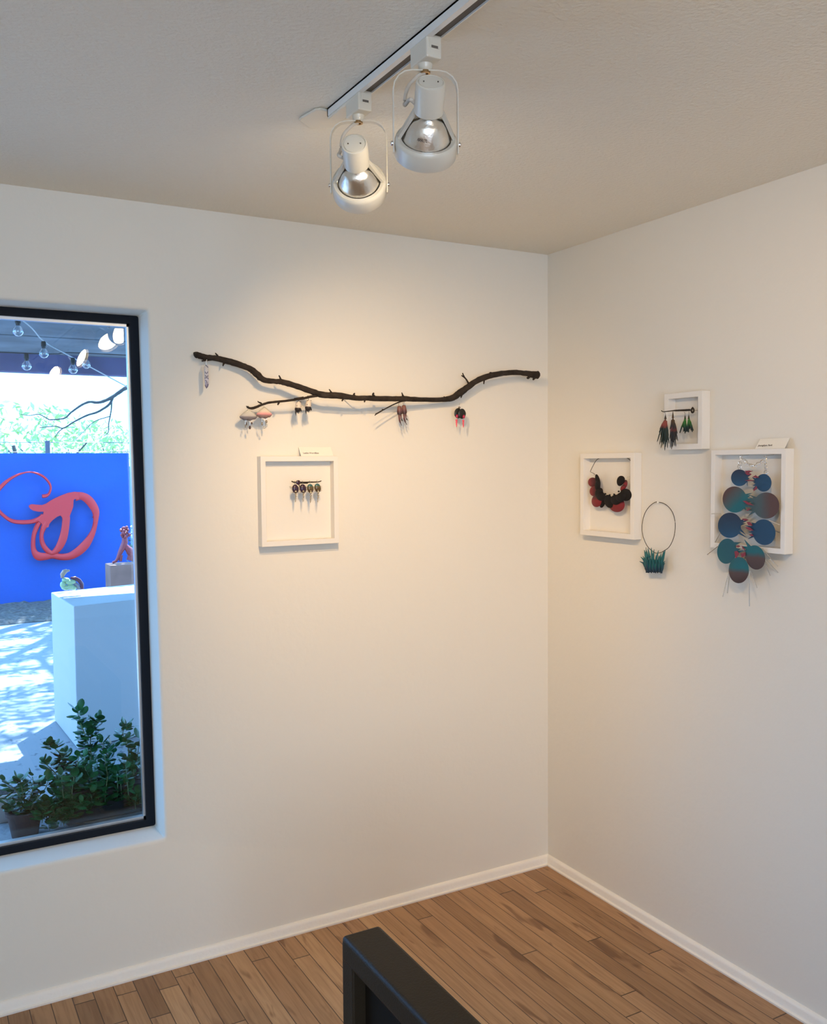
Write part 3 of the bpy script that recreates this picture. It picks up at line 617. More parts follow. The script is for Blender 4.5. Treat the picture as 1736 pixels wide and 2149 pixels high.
# ---------------------------------------------------------------- shadow-box frames
def frame_box(wall, tl, tr_, bl, br, bw, label, depth=.036, group='white shadow-box frames'):
    f = LW if wall == 'L' else RW; P = [f(*q, depth) for q in (tl, tr_, bl, br)]
    ax = 0 if wall == 'L' else 1; u = [p[ax] for p in P]; z = [p.z for p in P]
    u0, u1 = sorted(((u[0]+u[2])/2, (u[1]+u[3])/2)); z1 = (z[0]+z[1])/2; z0 = (z[2]+z[3])/2
    def pt(uu, d, zz): return (uu, -d, zz) if wall == 'L' else (-d, uu, zz)
    t = thing('display_frame', pt((u0+u1)/2, 0, z0), label, 'picture frame', group)
    mb = MB(); o = []                             # mitred frame: loops outer-back, outer-front, inner-front, inner-back
    loops = [(u0, u1, z0, z1, .0005), (u0, u1, z0, z1, depth), (u0+bw, u1-bw, z0+bw, z1-bw, depth), (u0+bw, u1-bw, z0+bw, z1-bw, .004), (u0+bw, u1-bw, z0+bw, z1-bw, .0005)]
    for (a, b, c, d_, dd) in loops: mb.v += [Vector(pt(a, dd, c)), Vector(pt(b, dd, c)), Vector(pt(b, dd, d_)), Vector(pt(a, dd, d_))]
    for k in range(len(loops)-1):
        for q in range(4): mb.f.append((k*4+q, k*4+(q+1) % 4, k*4+4+(q+1) % 4, k*4+4+q))
    for q in range(4): mb.f.append((q, (q+1) % 4, 16+(q+1) % 4, 16+q))
    mb.build('frame_moulding', 'framew', t, smooth=False, bevel=.0012)
    a = pt(u0+bw*.6, .0008, z0+bw*.6); b = pt(u1-bw*.6, .0045, z1-bw*.6)
    MB().box([min(i, j) for i, j in zip(a, b)], [max(i, j) for i, j in zip(a, b)]).build('backing_panel', 'frameb', t, smooth=False)
    return t, (u0, u1, z0, z1)
fr1, r1 = frame_box('L', (547, 957), (710.5, 957.5), (550, 1147.5), (712, 1140.5), .0175, 'square white shadow-box frame alone under the branch on the window wall')
fr2, r2 = frame_box('R', (1218.5, 952), (1332.5, 949.5), (1217, 1121), (1329, 1134), .0190, 'white shadow-box frame holding the black and red necklace, nearest the corner')
fr3, r3 = frame_box('R', (1394, 825), (1474, 821), (1394, 940), (1474, 947), .0185, 'small high white frame behind the tassel earrings on the right wall')
fr4, r4 = frame_box('R', (1493, 943), (1651.5, 942.5), (1490, 1149), (1645.5, 1163.5), .0160, 'largest white shadow-box frame, behind the big blue petal necklace')

# name cards leaning on the frame tops
def card(wall, pl, pr, topz, txt, tx0, size, label, lean):
    f = LW if wall == 'L' else RW
    a = f(*pl, .030); b = f(*pr, .030); h = .030
    zb = topz
    A = Vector((a.x, a.y, zb+.0006)); B = Vector((b.x, b.y, zb+.0006)); back = Vector((0, .022, h)) if wall == 'L' else Vector((.022, 0, h))
    t = thing('name_card', (A+B)/2, label, 'name card', 'folded name cards')
    nr = (B-A).cross(back).normalized(); nr = nr if nr.dot(CAM-A) > 0 else -nr
    cf = MB().hexa([A, B, B-nr*.0008, A-nr*.0008, A+back, B+back, B+back-nr*.0008, A+back-nr*.0008]).build('card_front', 'card', t, smooth=False)
    C0 = A+back; foot = (Vector((0, .004, -h)) if wall == 'L' else Vector((.004, 0, -h)))
    MB().hexa([C0, B+back, B+back-nr*.0008, C0-nr*.0008, C0+foot, B+back+foot, B+back+foot-nr*.0008, C0+foot-nr*.0008]).build('card_back', 'card', t, smooth=False)
    X = (B-A).normalized(); Yv = back.normalized(); Zv = X.cross(Yv)
    org = A+X*tx0+Yv*.009+nr*.0006
    text_obj(txt, size, Matrix.Translation(org) @ Matrix((X, Yv, Zv)).transposed().to_4x4(), M['ink'], 'lettering', cf)
card('L', (632, 957), (700, 957), r1[3], 'Leslie WordBee', .010, .0088, 'folded white name card standing on top of the square frame', 0)
card('R', (1585, 943), (1647, 943), r4[3], 'Jounghye Park', .006, .0088, 'folded white name card standing on top of the largest frame', 0)

# ---------------------------------------------------------------- frame 1: twig bar with four earrings
d = .040
bar1 = thing('twig_bar', LW(645, 1011, d), 'thin dark metal twig bar with round head inside the square frame', 'display bar')
mb = MB(); tex_tube(mb, [(612, 1010, 1.1, d), (617, 1012, 1.3, d), (626, 1012.2, 1.5, d), (640, 1012.3, 1.5, d), (655, 1011.8, 1.3, d), (668, 1011.3, 1.1, d), (674.5, 1009.2, .9, d)], LW, 8, .05)
tex_tube(mb, [(628, 1013.5, 1.6, d), (646, 1013.8, 1.4, d)], LW, 7); mb.build('bar', 'darkmetal', bar1)
M['plum'] = mat('plum_enamel', (.030, .008, .030), .35, coat=.4)
c = LW(625.8, 1012.5, d+.006); MB().plate([c+Vector((px_r(c, 4.8)*math.cos(w), 0, px_r(c, 4.8)*math.sin(w))) for w in [2*PI*k/24 for k in range(24)]], (0, -1, 0), .004, .002).build('round_head', 'plum', bar1)
tex_tube(MB(), [(627, 1016, 1, d), (629, 1021, .9, d), (630, 1025, .6, d)], LW, 6).build('spur', 'darkmetal', bar1)
p = LW(626, 1012, d); MB().tube([p, Vector((p.x, -.0045, p.z))], .0012, 6).build('mount_pin', 'steel', bar1)
M['goldbead'] = mat('pearl_gold_bead', (.55, .46, .33), .15, .8)
M['olive'] = ramp_mat('olive_teal_enamel', [(0, (.045, .02, .01)), (.45, (.10, .065, .02)), (.66, (.11, .085, .03)), (.78, (.03, .10, .10)), (1, (.04, .14, .16))], 2, .3, .5, ns=80)
def oval_e(cx, cy, m, beads, label, tilt, spikes):
    dd = d+.012
    t = thing('oval_earring', LW(cx, cy+24, dd), label, 'earring', 'oval bead-drop earrings in the square frame')
    pts = []
    for k in range(28):
        w = 2*PI*k/28; x = 6.5*math.cos(w); y = 9.3*math.sin(w); pts.append(LW(cx+x*math.cos(tilt)-y*math.sin(tilt), cy+x*math.sin(tilt)+y*math.cos(tilt), dd))
    MB().plate(pts, (0, -1, 0), .003, .005).build('oval_plate', m, t)
    z = cy+5.5
    for r in beads:
        c = LW(cx+(.9 if r > 1.4 else .2), z, dd+.006); MB().ball(c, px_r(c, r), 10, 8).build('pearl_bead', 'goldbead', t); z += r*2.05
    wire(MB(), [(cx-.6, cy-8.5, dd), (cx-.4, cy-13, d+.004), (cx-1.5, cy-16.5, d), (cx-2.4, cy-13, d-.005)], LW, .0005).build('ear_wire', 'steel', t)
    mb = MB()
    for (x, y) in spikes: mb.tube([LW(cx+x, cy+y, dd), LW(cx+x*1.5, cy+y*1.12, dd+.004)], [.0009, .0003], 5)
    mb.build('spikes', 'goldbead', t)
sp = [(6, 3), (6.3, -3), (-6.2, 2), (5, 7), (-4.8, 7)]
oval_e(620.0, 1026, M['plum'], (2.6, 2.2, 1.9, 1.5, 1.2, 1.0, .8), 'dark plum oval earring, first from the left on the twig bar', -.12, sp)
oval_e(636.0, 1025.5, M['plum'], (2.4, 2.2, 1.9, 1.6, 1.2, 1.0, .8), 'dark plum oval earring, second from the left on the twig bar', -.15, sp)
oval_e(651.4, 1025, M['olive'], (1.7, 2.9, 2.4, 1.9, 1.4, 1.1, .9), 'olive and teal oval earring, third from the left on the twig bar', -.12, sp+[(-2, 9)])
oval_e(666.8, 1024, M['olive'], (1.7, 2.9, 2.5, 1.9, 1.4, 1.1, .9), 'olive and teal oval earring, rightmost on the twig bar', -.18, sp+[(6.6, 0), (6.2, 5)])

# ---------------------------------------------------------------- frame 2: black and red petal necklace
NR = (-1, 0, 0)
nk = thing('petal_necklace', RW(1270, 1075, .03), 'black and crimson petal necklace on dark wire inside the frame nearest the corner', 'necklace')
def z2(x, y): return (1200+x/9.77, 930+y/9.77)
d = .030
mb = MB(); wire(mb, [(*z2(385, 575), d), (*z2(410, 520), d), (*z2(450, 440), d), (*z2(500, 360), d-.003), (*z2(560, 315), d-.006), (*z2(700, 270), .018), (*z2(830, 262), .014), (*z2(980, 268), .018), (*z2(1120, 300), d-.006), (*z2(1190, 340), d-.003), (*z2(1230, 400), d), (*z2(1245, 520), d), (*z2(1215, 660), d)], RW, .0011, 6)
mb.build('neck_wire', 'darkmetal', nk)
wire(MB(), [(*z2(380, 585), d), (*z2(430, 610), d), (*z2(480, 640), d)], RW, .0009).build('wire_bend', 'darkmetal', nk)
for (x, y) in ((455, 640), (475, 655), (1185, 690), (1150, 705), (1180, 740)):
    c = RW(*z2(x, y), d); MB().tube([c+Vector((0, .0022*math.cos(w), .0026*math.sin(w))) for w in [2*PI*k/10 for k in range(10)]], .0004, 5, closed=True).build('jump_ring', 'steel', nk)
M['petalblack'] = mat('black_petal', (.007, .005, .005), .65, spec=.25, var=.3, vscale=60)
M['petalred'] = ramp_mat('crimson_petal', [(0, (.16, .008, .012)), (.5, (.20, .010, .014)), (.8, (.05, .01, .012)), (1, (.03, .008, .01))], 2, .5, ns=60)
M['petalred2'] = ramp_mat('crimson_petal_side', [(0, (.035, .010, .012)), (.45, (.10, .010, .014)), (.75, (.21, .014, .018)), (1, (.20, .014, .018))], 1, .5, ns=60)
def petal(cx, cy, rx, ry, rot, dd, m, name, th=.0012, bulge=.005, parent=nk, egg=0.0, f=RW, conv=z2, nr=NR):
    pts = []
    for k in range(30):
        w = 2*PI*k/30; x = rx*math.cos(w)*(1+egg*math.sin(w)); y = ry*math.sin(w)
        pts.append(f(*conv(cx+x*math.cos(rot)-y*math.sin(rot), cy+x*math.sin(rot)+y*math.cos(rot)), dd))
    return MB().plate(pts, nr, th, bulge).build(name, m, parent)
petal(430, 800, 92, 96, 0, .028, M['petalred2'], 'red_petal')
petal(535, 760, 42, 125, -.25, .033, M['petalblack'], 'black_petal')
petal(535, 860, 55, 110, .15, .036, M['petalblack'], 'black_petal')
petal(470, 985, 100, 108, .2, .030, M['petalred2'], 'red_petal')
petal(560, 1010, 75, 100, .5, .037, M['petalblack'], 'black_petal')
petal(520, 1180, 108, 132, .25, .034, M['petalred'], 'red_petal')
petal(600, 1090, 95, 90, .6, .038, M['petalblack'], 'black_petal')
petal(640, 1200, 55, 130, .30, .030, M['petalblack'], 'black_petal')
petal(765, 1195, 95, 140, -.35, .036, M['petalblack'], 'black_petal')
petal(930, 1250, 155, 165, 0, .032, M['petalred'], 'red_petal', egg=.1)
petal(905, 1160, 105, 105, -.5, .039, M['petalblack'], 'black_petal')
petal(1010, 1110, 110, 95, -.6, .041, M['petalblack'], 'black_petal')
petal(1110, 1060, 120, 128, -.4, .036, M['petalblack'], 'black_petal')
petal(1060, 910, 45, 85, .55, .033, M['petalred'], 'red_petal')
petal(1105, 830, 38, 78, .1, .031, M['petalred'], 'red_petal')
petal(1005, 775, 78, 108, .35, .036, M['petalblack'], 'black_petal', egg=-.15)
mb = MB()
for k, (x, y) in enumerate(((570, 900), (620, 985), (690, 1040), (780, 1062), (870, 1050), (965, 990))):
    c = RW(*z2(x, y), .044); mb.ball(c, .0032, 7, 5, (1, 1.5, 1))
mb.build('seed_clusters', M['petalblack'], nk)

# ---------------------------------------------------------------- frame 3: twig bar with four tassel earrings
def z3(x, y): return (1360+x/10.85, 800+y/10.85)
d = .055
b3 = thing('twig_hanger', RW(*z3(700, 670), d), 'dark brass twig hanger with ring head in front of the small high frame', 'display bar')
mb = MB(); tex_tube(mb, [(*z3(305, 668), .8, d+.02), (*z3(340, 692), .9, d+.018), (*z3(400, 692), 1.0, d+.014), (*z3(560, 672), 1.1, d+.006), (*z3(640, 668), 1.8, d), (*z3(800, 662), 2.1, d-.006), (*z3(960, 655), 2.4, d-.012)], RW, 8, .06)
mb.build('bar', 'darkmetal', b3)
c = RW(*z3(1018, 665), d-.014); s = px_r(c, 1)
MB().tube([c+Vector((0, 3.3*s*math.cos(w), 4.4*s*math.sin(w))) for w in [2*PI*k/16 for k in range(16)]], 1.9*s, 8, closed=True).ball(c+Vector((0, 0, 6*s)), 1.6*s, 7, 5).build('ring_head', 'darkmetal', b3)
MB().ball(c+Vector((.002, 0, 0)), 1.3*s, 8, 6).build('pin_head', 'petalw', b3)
MB().tube([c, Vector((-.005, c.y, c.z))], .0010, 6).build('mount_pin', 'steel', b3)
M['tassel_dark'] = ramp_mat('tassel_dark_red_top', [(0, (.012, .022, .020)), (.62, (.014, .030, .026)), (.70, (.24, .05, .04)), (.80, (.26, .06, .045)), (.88, (.05, .03, .02)), (1, (.04, .03, .02))], 2, .6, ns=90)
M['tassel_dark2'] = ramp_mat('tassel_dark_brown_top', [(0, (.014, .016, .018)), (.45, (.018, .020, .024)), (.5, (.14, .03, .03)), (.58, (.02, .02, .025)), (.8, (.09, .05, .02)), (1, (.05, .035, .02))], 2, .6, ns=120)
M['tassel_green'] = ramp_mat('tassel_green', [(0, (.006, .012, .012)), (.30, (.010, .030, .026)), (.55, (.025, .13, .018)), (.75, (.03, .14, .02)), (.82, (.035, .025, .015)), (1, (.03, .02, .012))], 2, .6, ns=90)
def tassel(apex, cap_y, blades, m, hookpts, dd, label, w0):
    t = thing('tassel_earring', RW(*z3(apex[0], apex[1]), dd), label, 'earring', 'tassel earrings on the twig hanger')
    mb = MB(); A = RW(*z3(*apex), dd); C = RW(*z3(apex[0], cap_y), dd); s = px_r(A, 1)/10.85
    mb.tube([A, A*.5+C*.5, C], [4*s, 16*s, w0*s], 9)
    for (x0, y0, x1, y1, w, do) in blades:
        P0 = RW(*z3(x0, y0), dd+do*.5); P1 = RW(*z3(x1, y1), dd+do); Pm = RW(*z3(x0*.45+x1*.55+(x1-x0)*.04, y0*.5+y1*.5), dd+do)
        mb.tube([P0, Pm, P1*.88+Pm*.12, P1], [w*.8*s, w*s, w*.75*s, w*.25*s], 6)
    mb.build('tassel', m, t)
    wire(MB(), [(*z3(*q), dd) for q in hookpts], RW, .0006).build('ear_wire', 'darkmetal', t)
rnd = random.Random(3)
bl = [(400, 860, x, y, 13, rnd.uniform(-.006, .008)) for (x, y) in ((270, 1100), (255, 1170), (240, 1270), (232, 1320), (210, 1385), (265, 1445), (300, 1525), (385, 1580), (335, 1400), (360, 1440), (400, 1500), (430, 1380), (450, 1525), (470, 1250), (430, 1400), (380, 1300), (320, 1300), (300, 1400), (290, 1230), (350, 1200), (410, 1440), (460, 1350), (480, 1420), (340, 1470))]
bl += [(390, 950, 330, 1350, 32, .004), (410, 950, 400, 1400, 34, .005), (420, 950, 455, 1300, 26, .003), (400, 900, 390, 1100, 55, .0)]
tassel((400, 760), 860, bl, M['tassel_dark'], [(400, 762), (385, 705), (375, 690)], .072, 'dark tassel earring with coral top, leftmost on the twig hanger', 30)
bl = [(570, 840, x, y, 13, rnd.uniform(-.006, .008)) for (x, y) in ((655, 1130), (670, 1195), (680, 1360), (635, 1490), (540, 1550), (510, 1520), (560, 1500), (600, 1480), (500, 1320), (520, 1420), (580, 1400), (650, 1340), (610, 1260), (545, 1250), (630, 1420), (505, 1100))]
bl += [(560, 950, 560, 1380, 36, .004), (580, 950, 600, 1350, 34, .002), (570, 880, 570, 1050, 52, 0), (560, 1000, 520, 1250, 30, .003), (590, 1000, 620, 1120, 26, 0)]
tassel((570, 690), 840, bl, M['tassel_dark2'], [(570, 700), (572, 660)], .064, 'dark tassel earring with brown top, second on the twig hanger', 26)
def gbl(cx, lo): return [(cx, 880, x, y, 17, rnd.uniform(-.004, .006)) for (x, y) in lo]
tassel((848, 765), 880, gbl(845, ((725, 1180), (760, 1080), (815, 1150), (848, 1195), (830, 1140), (870, 1160), (880, 1100), (800, 1060), (850, 1100)))+[(845, 890, 840, 1080, 40, .002), (845, 890, 800, 1000, 26, .002)], M['tassel_green'], [(848, 768), (845, 720), (822, 705)], .052, 'small green tassel earring, left of the green pair on the twig hanger', 26)
tassel((932, 760), 870, gbl(935, ((1035, 1130), (1015, 1160), (985, 1120), (925, 1170), (905, 1160), (880, 1150), (950, 1090), (1000, 1060), (890, 1080)))+[(935, 880, 930, 1070, 40, .002), (935, 880, 985, 1010, 28, .002)], M['tassel_green'], [(932, 762), (935, 715), (932, 690)], .048, 'small green tassel earring, right of the green pair beside the ring head', 26)

# ---------------------------------------------------------------- teal necklace hung on the wall
def zn(x, y): return (1320+x/11.31, 1030+y/11.31)
d = .020
tn = thing('teal_necklace', RW(1382, 1180, d), 'teal grass-tuft necklace on an oval wire hung straight on the right wall', 'necklace')
oval = [(680, 262), (620, 275), (540, 325), (460, 405), (390, 515), (345, 640), (318, 780), (313, 880), (318, 980), (340, 1090), (380, 1200), (430, 1300), (490, 1375), (560, 1430), (640, 1480), (760, 1465), (850, 1415), (920, 1370), (980, 1300), (1040, 1180), (1080, 1050), (1100, 900), (1100, 760), (1080, 640), (1040, 520), (970, 410), (880, 330), (790, 285), (720, 272)]
pts = [RW(*zn(x, y), .006+.018*max(0, (y-262)/1200)) for (x, y) in [q for q in smooth_path(oval+[oval[0]], 3)][:-1]]
MB().tube(pts, .0011, 7, closed=True).build('neck_wire', 'darkmetal', tn)
M['teal'] = ramp_mat('teal_fibre', [(0, (.006, .020, .045)), (.22, (.008, .035, .065)), (.5, (.008, .10, .115)), (.85, (.010, .13, .135)), (1, (.008, .06, .07))], 2, .55, ns=60)
mb = MB()
bl = [(420, 1750, 255, 1675, 22), (420, 1700, 285, 1570, 24), (430, 1720, 335, 1555, 24), (430, 1700, 370, 1410, 30), (450, 1720, 405, 1350, 34), (470, 1700, 430, 1440, 28), (520, 1750, 455, 1370, 28), (560, 1750, 530, 1350, 26), (560, 1750, 600, 1390, 24), (620, 1760, 705, 1415, 24), (650, 1750, 640, 1560, 30), (700, 1760, 770, 1480, 28), (740, 1780, 865, 1400, 34), (760, 1760, 825, 1440, 28), (780, 1760, 860, 1665, 16), (780, 1780, 860, 1725, 16), (700, 1750, 720, 1540, 30), (520, 1720, 490, 1560, 32), (590, 1740, 580, 1540, 30)]
for (x0, y0, x1, y1, w) in bl:
    P0 = RW(*zn(x0, y0+120), d+rnd.uniform(.006, .016)); P1 = RW(*zn(x1, y1), d+rnd.uniform(.0, .01)); Pm = RW(*zn(x0*.5+x1*.5+rnd.uniform(-8, 8), (y0+y1)/2), d+.008); s = px_r(P0, 1)/11.31
    mb.tube([P0, Pm, P1], [w*1.1*s, w*1.0*s, w*.25*s], 7)
for k in range(16):
    x = 420+k*24; P = [RW(*zn(x+rnd.uniform(-6, 6), y), d+.014+.006*math.sin(k*2.1)) for y in (1640, 1750, 1850, 1925+rnd.uniform(0, 35))]; s = px_r(P[0], 1)/11.31
    mb.tube(P, [18*s, 22*s, 22*s, 13*s], 7)
mb.build('grass_tuft', M['teal'], tn)
MB().plate([RW(*zn(x, y), d+.008) for x, y in ((390, 1700), (820, 1700), (800, 1850), (770, 1930), (440, 1930), (400, 1850))], NR, .010, .006).build('tuft_base', M['teal'], tn)
c = RW(*zn(685, 275), .012); hook = thing('wall_pin', Vector((0, c.y, c.z)), 'small white wall pin carrying the oval wire necklace', 'pin')
MB().tube([Vector((0, c.y, c.z)), c], .0012, 7).ball(c, .0030, 9, 6).build('pin_head', 'petalw', hook)

# ---------------------------------------------------------------- big petal necklace on frame 4
def z4(x, y): return (1470+x/7.55, 900+y/7.55)
def z5(x, y): return (1470+x/7.55, 1060+y/7.55)
bigd = .040
bn = thing('enamel_necklace', RW(1560, 1222, bigd), 'large blue, teal and brown enamel petal necklace with thin rods', 'necklace')
navy, tealc, brown, slate = (.008, .050, .115), (.006, .115, .145), (.085, .045, .042), (.055, .085, .095)
M['e_navy'] = ramp_mat('enamel_navy', [(0, (.010, .058, .13)), (.6, navy), (1, (.012, .035, .09))], 1, .6, ns=30)
M['e_navy2'] = ramp_mat('enamel_dark_navy', [(0, (.010, .070, .16)), (.4, (.008, .045, .10)), (1, (.014, .024, .055))], 2, .6, ns=30)
M['e_tb'] = ramp_mat('enamel_teal_brown_diagonal', [(0, tealc), (.42, tealc), (.62, slate), (.8, brown), (1, brown)], 2, .6, diag=[0, .5, .5], ns=22)
M['e_slate'] = ramp_mat('enamel_slate_brown', [(0, brown), (.22, brown), (.5, slate), (1, (.03, .09, .105))], 1, .6, ns=22)
M['e_tbv'] = ramp_mat('enamel_teal_over_brown', [(0, (.055, .035, .036)), (.40, (.080, .050, .050)), (.58, tealc), (1, (.010, .095, .13))], 2, .6, ns=22)
M['e_tbl'] = ramp_mat('enamel_teal_brown_edge', [(0, (.010, .085, .12)), (.55, (.014, .105, .13)), (.8, (.10, .08, .075)), (1, brown)], 2, .6, diag=[0, .55, -.35], ns=22)
M['e_red'] = mat('enamel_red_tip', (.20, .012, .028), .5)
def leafplate(cx, cy, rx, ry, rot, dd, m, conv, tips, name='petal_plate'):
    "rounded plate whose inner edge is torn into pointed tips (absolute coordinates)"
    c = Vector((cx, cy)); pts = []
    ang0 = math.atan2(sum(t[1] for t in tips)/len(tips)-cy, sum(t[0] for t in tips)/len(tips)-cx) if tips else 0
    N = 44; span = .62
    tl = sorted(tips, key=lambda q: (math.atan2(q[1]-cy, q[0]-cx)-ang0+PI) % (2*PI))
    body = []
    for k in range(N+1):
        w = ang0+span+(2*PI-2*span)*k/N
        ww = w-rot; r = 1/math.sqrt((math.cos(ww)/rx)**2+(math.sin(ww)/ry)**2); body.append((cx+r*math.cos(w), cy+r*math.sin(w)))
    if not tips:
        body = []
        for k in range(N):
            w = 2*PI*k/N; ww = w-rot; r = 1/math.sqrt((math.cos(ww)/rx)**2+(math.sin(ww)/ry)**2); body.append((cx+r*math.cos(w), cy+r*math.sin(w)))
        return MB().plate([RW(*conv(*q), dd) for q in body], NR, .0014, .006).build(name, m, bn)
    out = list(body); a = Vector(body[-1]); b = Vector(body[0]); nt = len(tl)
    for i, q in enumerate(tl):
        q = Vector(q); base = a.lerp(b, (i+.5)/nt); out.append(tuple(q))
        if i < nt-1:
            nb = a.lerp(b, (i+1)/nt); mt = (q+Vector(tl[i+1]))/2; out.append(tuple(nb.lerp(mt, .34)))
    P3 = [RW(*conv(*q), dd) for q in out]; th = .0014
    mb = MB(); n = len(P3); cc = RW(*conv(cx, cy), dd)
    mb.extrude([p+Vector((-th/2, 0, 0)) for p in P3], (th, 0, 0)); o = mb.build(name, m, bn, smooth=False)
    # gently dish the plate about its middle
    return o
leafplate(620, 775, 130, 132, 0, .046, M['e_navy2'], z4, [(830, 660), (815, 720), (800, 705), (780, 790), (800, 820), (745, 905), (775, 660)])
leafplate(1005, 855, 122, 140, 0, .047, M['e_navy'], z4, [(875, 725), (820, 768), (760, 815), (835, 850), (830, 900), (840, 985), (830, 960)])
leafplate(545, 1120, 188, 208, -.2, .044, M['e_tb'], z4, [(830, 1015), (800, 1050), (850, 1135), (830, 1160), (860, 1210), (770, 1240), (720, 1290)])
leafplate(1045, 1215, 205, 208, .1, .045, M['e_slate'], z4, [(790, 1050), (750, 1080), (700, 1120), (680, 1190), (700, 1215), (730, 1290), (760, 1380)])
leafplate(470, 320, 188, 200, 0, .046, M['e_navy2'], z5, [(730, 215), (760, 240), (720, 290), (640, 345), (620, 415), (720, 470), (740, 520)])
leafplate(1010, 430, 178, 205, -.25, .047, M['e_navy'], z5, [(800, 275), (740, 270), (700, 320), (720, 370), (760, 430), (780, 470), (750, 540)])
leafplate(420, 730, 150, 200, .1, .048, M['e_tbl'], z5, [(650, 590), (560, 660), (640, 690), (700, 720)])
leafplate(875, 830, 148, 195, -.25, .049, M['e_tbv'], z5, [(700, 545), (650, 650), (690, 700), (640, 780), (700, 850)])
leafplate(610, 1030, 158, 208, 0, .052, M['e_tbv'], z5, [])
# red torn tips
reds = [(z4, (700, 665), (775, 660), (830, 672), (740, 700)), (z4, (700, 690), (790, 705), (815, 725), (745, 735)), (z4, (700, 815), (790, 808), (860, 822), (760, 828)), (z4, (820, 765), (875, 735), (930, 775), (880, 775)), (z4, (840, 960), (890, 905), (900, 950), (845, 985)),
        (z4, (670, 1140), (720, 1140), (850, 1215), (740, 1195)), (z4, (730, 1290), (760, 1262), (800, 1270), (745, 1298)), (z5, (735, 265), (790, 270), (825, 325), (760, 320)), (z5, (705, 345), (790, 355), (840, 405), (770, 400)), (z5, (660, 215), (720, 215), (770, 235), (700, 250)), (z5, (770, 465), (820, 460), (840, 490), (800, 490)),
        (z5, (540, 735), (580, 725), (615, 765), (560, 860)), (z5, (640, 770), (715, 745), (715, 800), (655, 830)), (z5, (560, 655), (600, 640), (640, 650), (600, 670)), (z5, (650, 640), (700, 690), (720, 720), (670, 690))]
for (cv, *q) in reds: MB().extrude([RW(*cv(*p), .0535) for p in q], (.0012, 0, 0)).build('red_tip', 'e_red', bn, smooth=False)
# rods
for (a, b, dd) in (((320, 435), (235, 590), .055), ((275, 655), (110, 785), .06), ((450, 1070), (355, 1455), .062), ((465, 1100), (430, 1395), .055), ((780, 1040), (780, 1605), .06), ((800, 1040), (900, 1310), .06), ((985, 690), (1120, 850), .062), ((1020, 915), (1110, 1120), .06), ((330, 130), (180, 140), .052), ((1090, 240), (1260, 310), .05), ((1040, 870), (1235, 1070), .03), ((1100, 850), (1230, 970), .035)):
    MB().tube([RW(*z5(*a), .050), RW(*z5(*b), dd)], .0014, 6).build('thin_rod', 'steel', bn)
# chain
def link(cx, cy, rx, ry, rot, dd):
    pts = []
    for k in range(12):
        w = 2*PI*k/12; x = rx*math.cos(w); y = ry*math.sin(w); pts.append(RW(*z4(cx+x*math.cos(rot)-y*math.sin(rot), cy+x*math.sin(rot)+y*math.cos(rot)), dd+.0015*math.sin(w)))
    MB().tube(pts, .0010, 5, closed=True).build('chain_link', 'steel', bn)
for q in ((650, 460, 30, 18, 1.2), (690, 490, 26, 15, .5), (630, 555, 26, 36, 0), (725, 530, 22, 32, .1), (620, 600, 30, 24, 0), (620, 632, 18, 16, 0), (805, 575, 36, 16, .15), (860, 590, 40, 14, -.45), (920, 550, 38, 20, -.3), (975, 515, 34, 16, -.8), (1035, 455, 26, 16, .9), (1035, 500, 20, 30, 0), (1035, 555, 14, 26, 0), (1037, 610, 20, 30, 0), (1037, 655, 14, 20, 0), (1040, 690, 32, 24, 0), (765, 560, 26, 14, .4)): link(*q, .040)
for (x, y) in ((650, 432), (1035, 432)):
    c = RW(*z4(x, y), .040); MB().tube([c, Vector((-.0045, c.y, c.z+.004))], .0009, 6).build('hook_pin', 'steel', bn)

# ================================================================ outside
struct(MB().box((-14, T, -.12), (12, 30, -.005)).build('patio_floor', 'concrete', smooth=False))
WYB = 8.35
xr = at(271, 952, 1, WYB).x; ztop = at(135, 951, 1, WYB).z
struct(MB().box((-12, WYB, -.01), (xr, WYB+.2, ztop)).build('wall_blue', 'bluewall', smooth=False, bevel=.01))
struct(MB().box((xr+.02, WYB+1.3, -.01), (6, WYB+1.5, 1.62)).build('wall_green', 'gwall', smooth=False))
g = MB(); g0y = 7.35; nx, ny = 150, 16
for j in range(ny+1):
    for i in range(nx+1):
        x = -7+(xr+.6+7)*i/nx; y = g0y+(WYB-.01-g0y)*j/ny+(.03*noise.noise((x*3, 0, 0)) if j == 0 else 0); g.v.append(Vector((x, y, (.0 if j == 0 else .02)+.05*j/ny+.035*abs(noise.noise((x*9, y*9, 0)))*(j > 0)+rnd.uniform(0, .012)*(j > 0))))
for j in range(ny):
    for i in range(nx): a = j*(nx+1)+i; g.f.append((a, a+1, a+nx+2, a+nx+1))
tag(g.build('gravel_strip', 'gravel', smooth=False), 'dark gravel strip along the foot of the blue garden wall', 'gravel', kind='stuff')

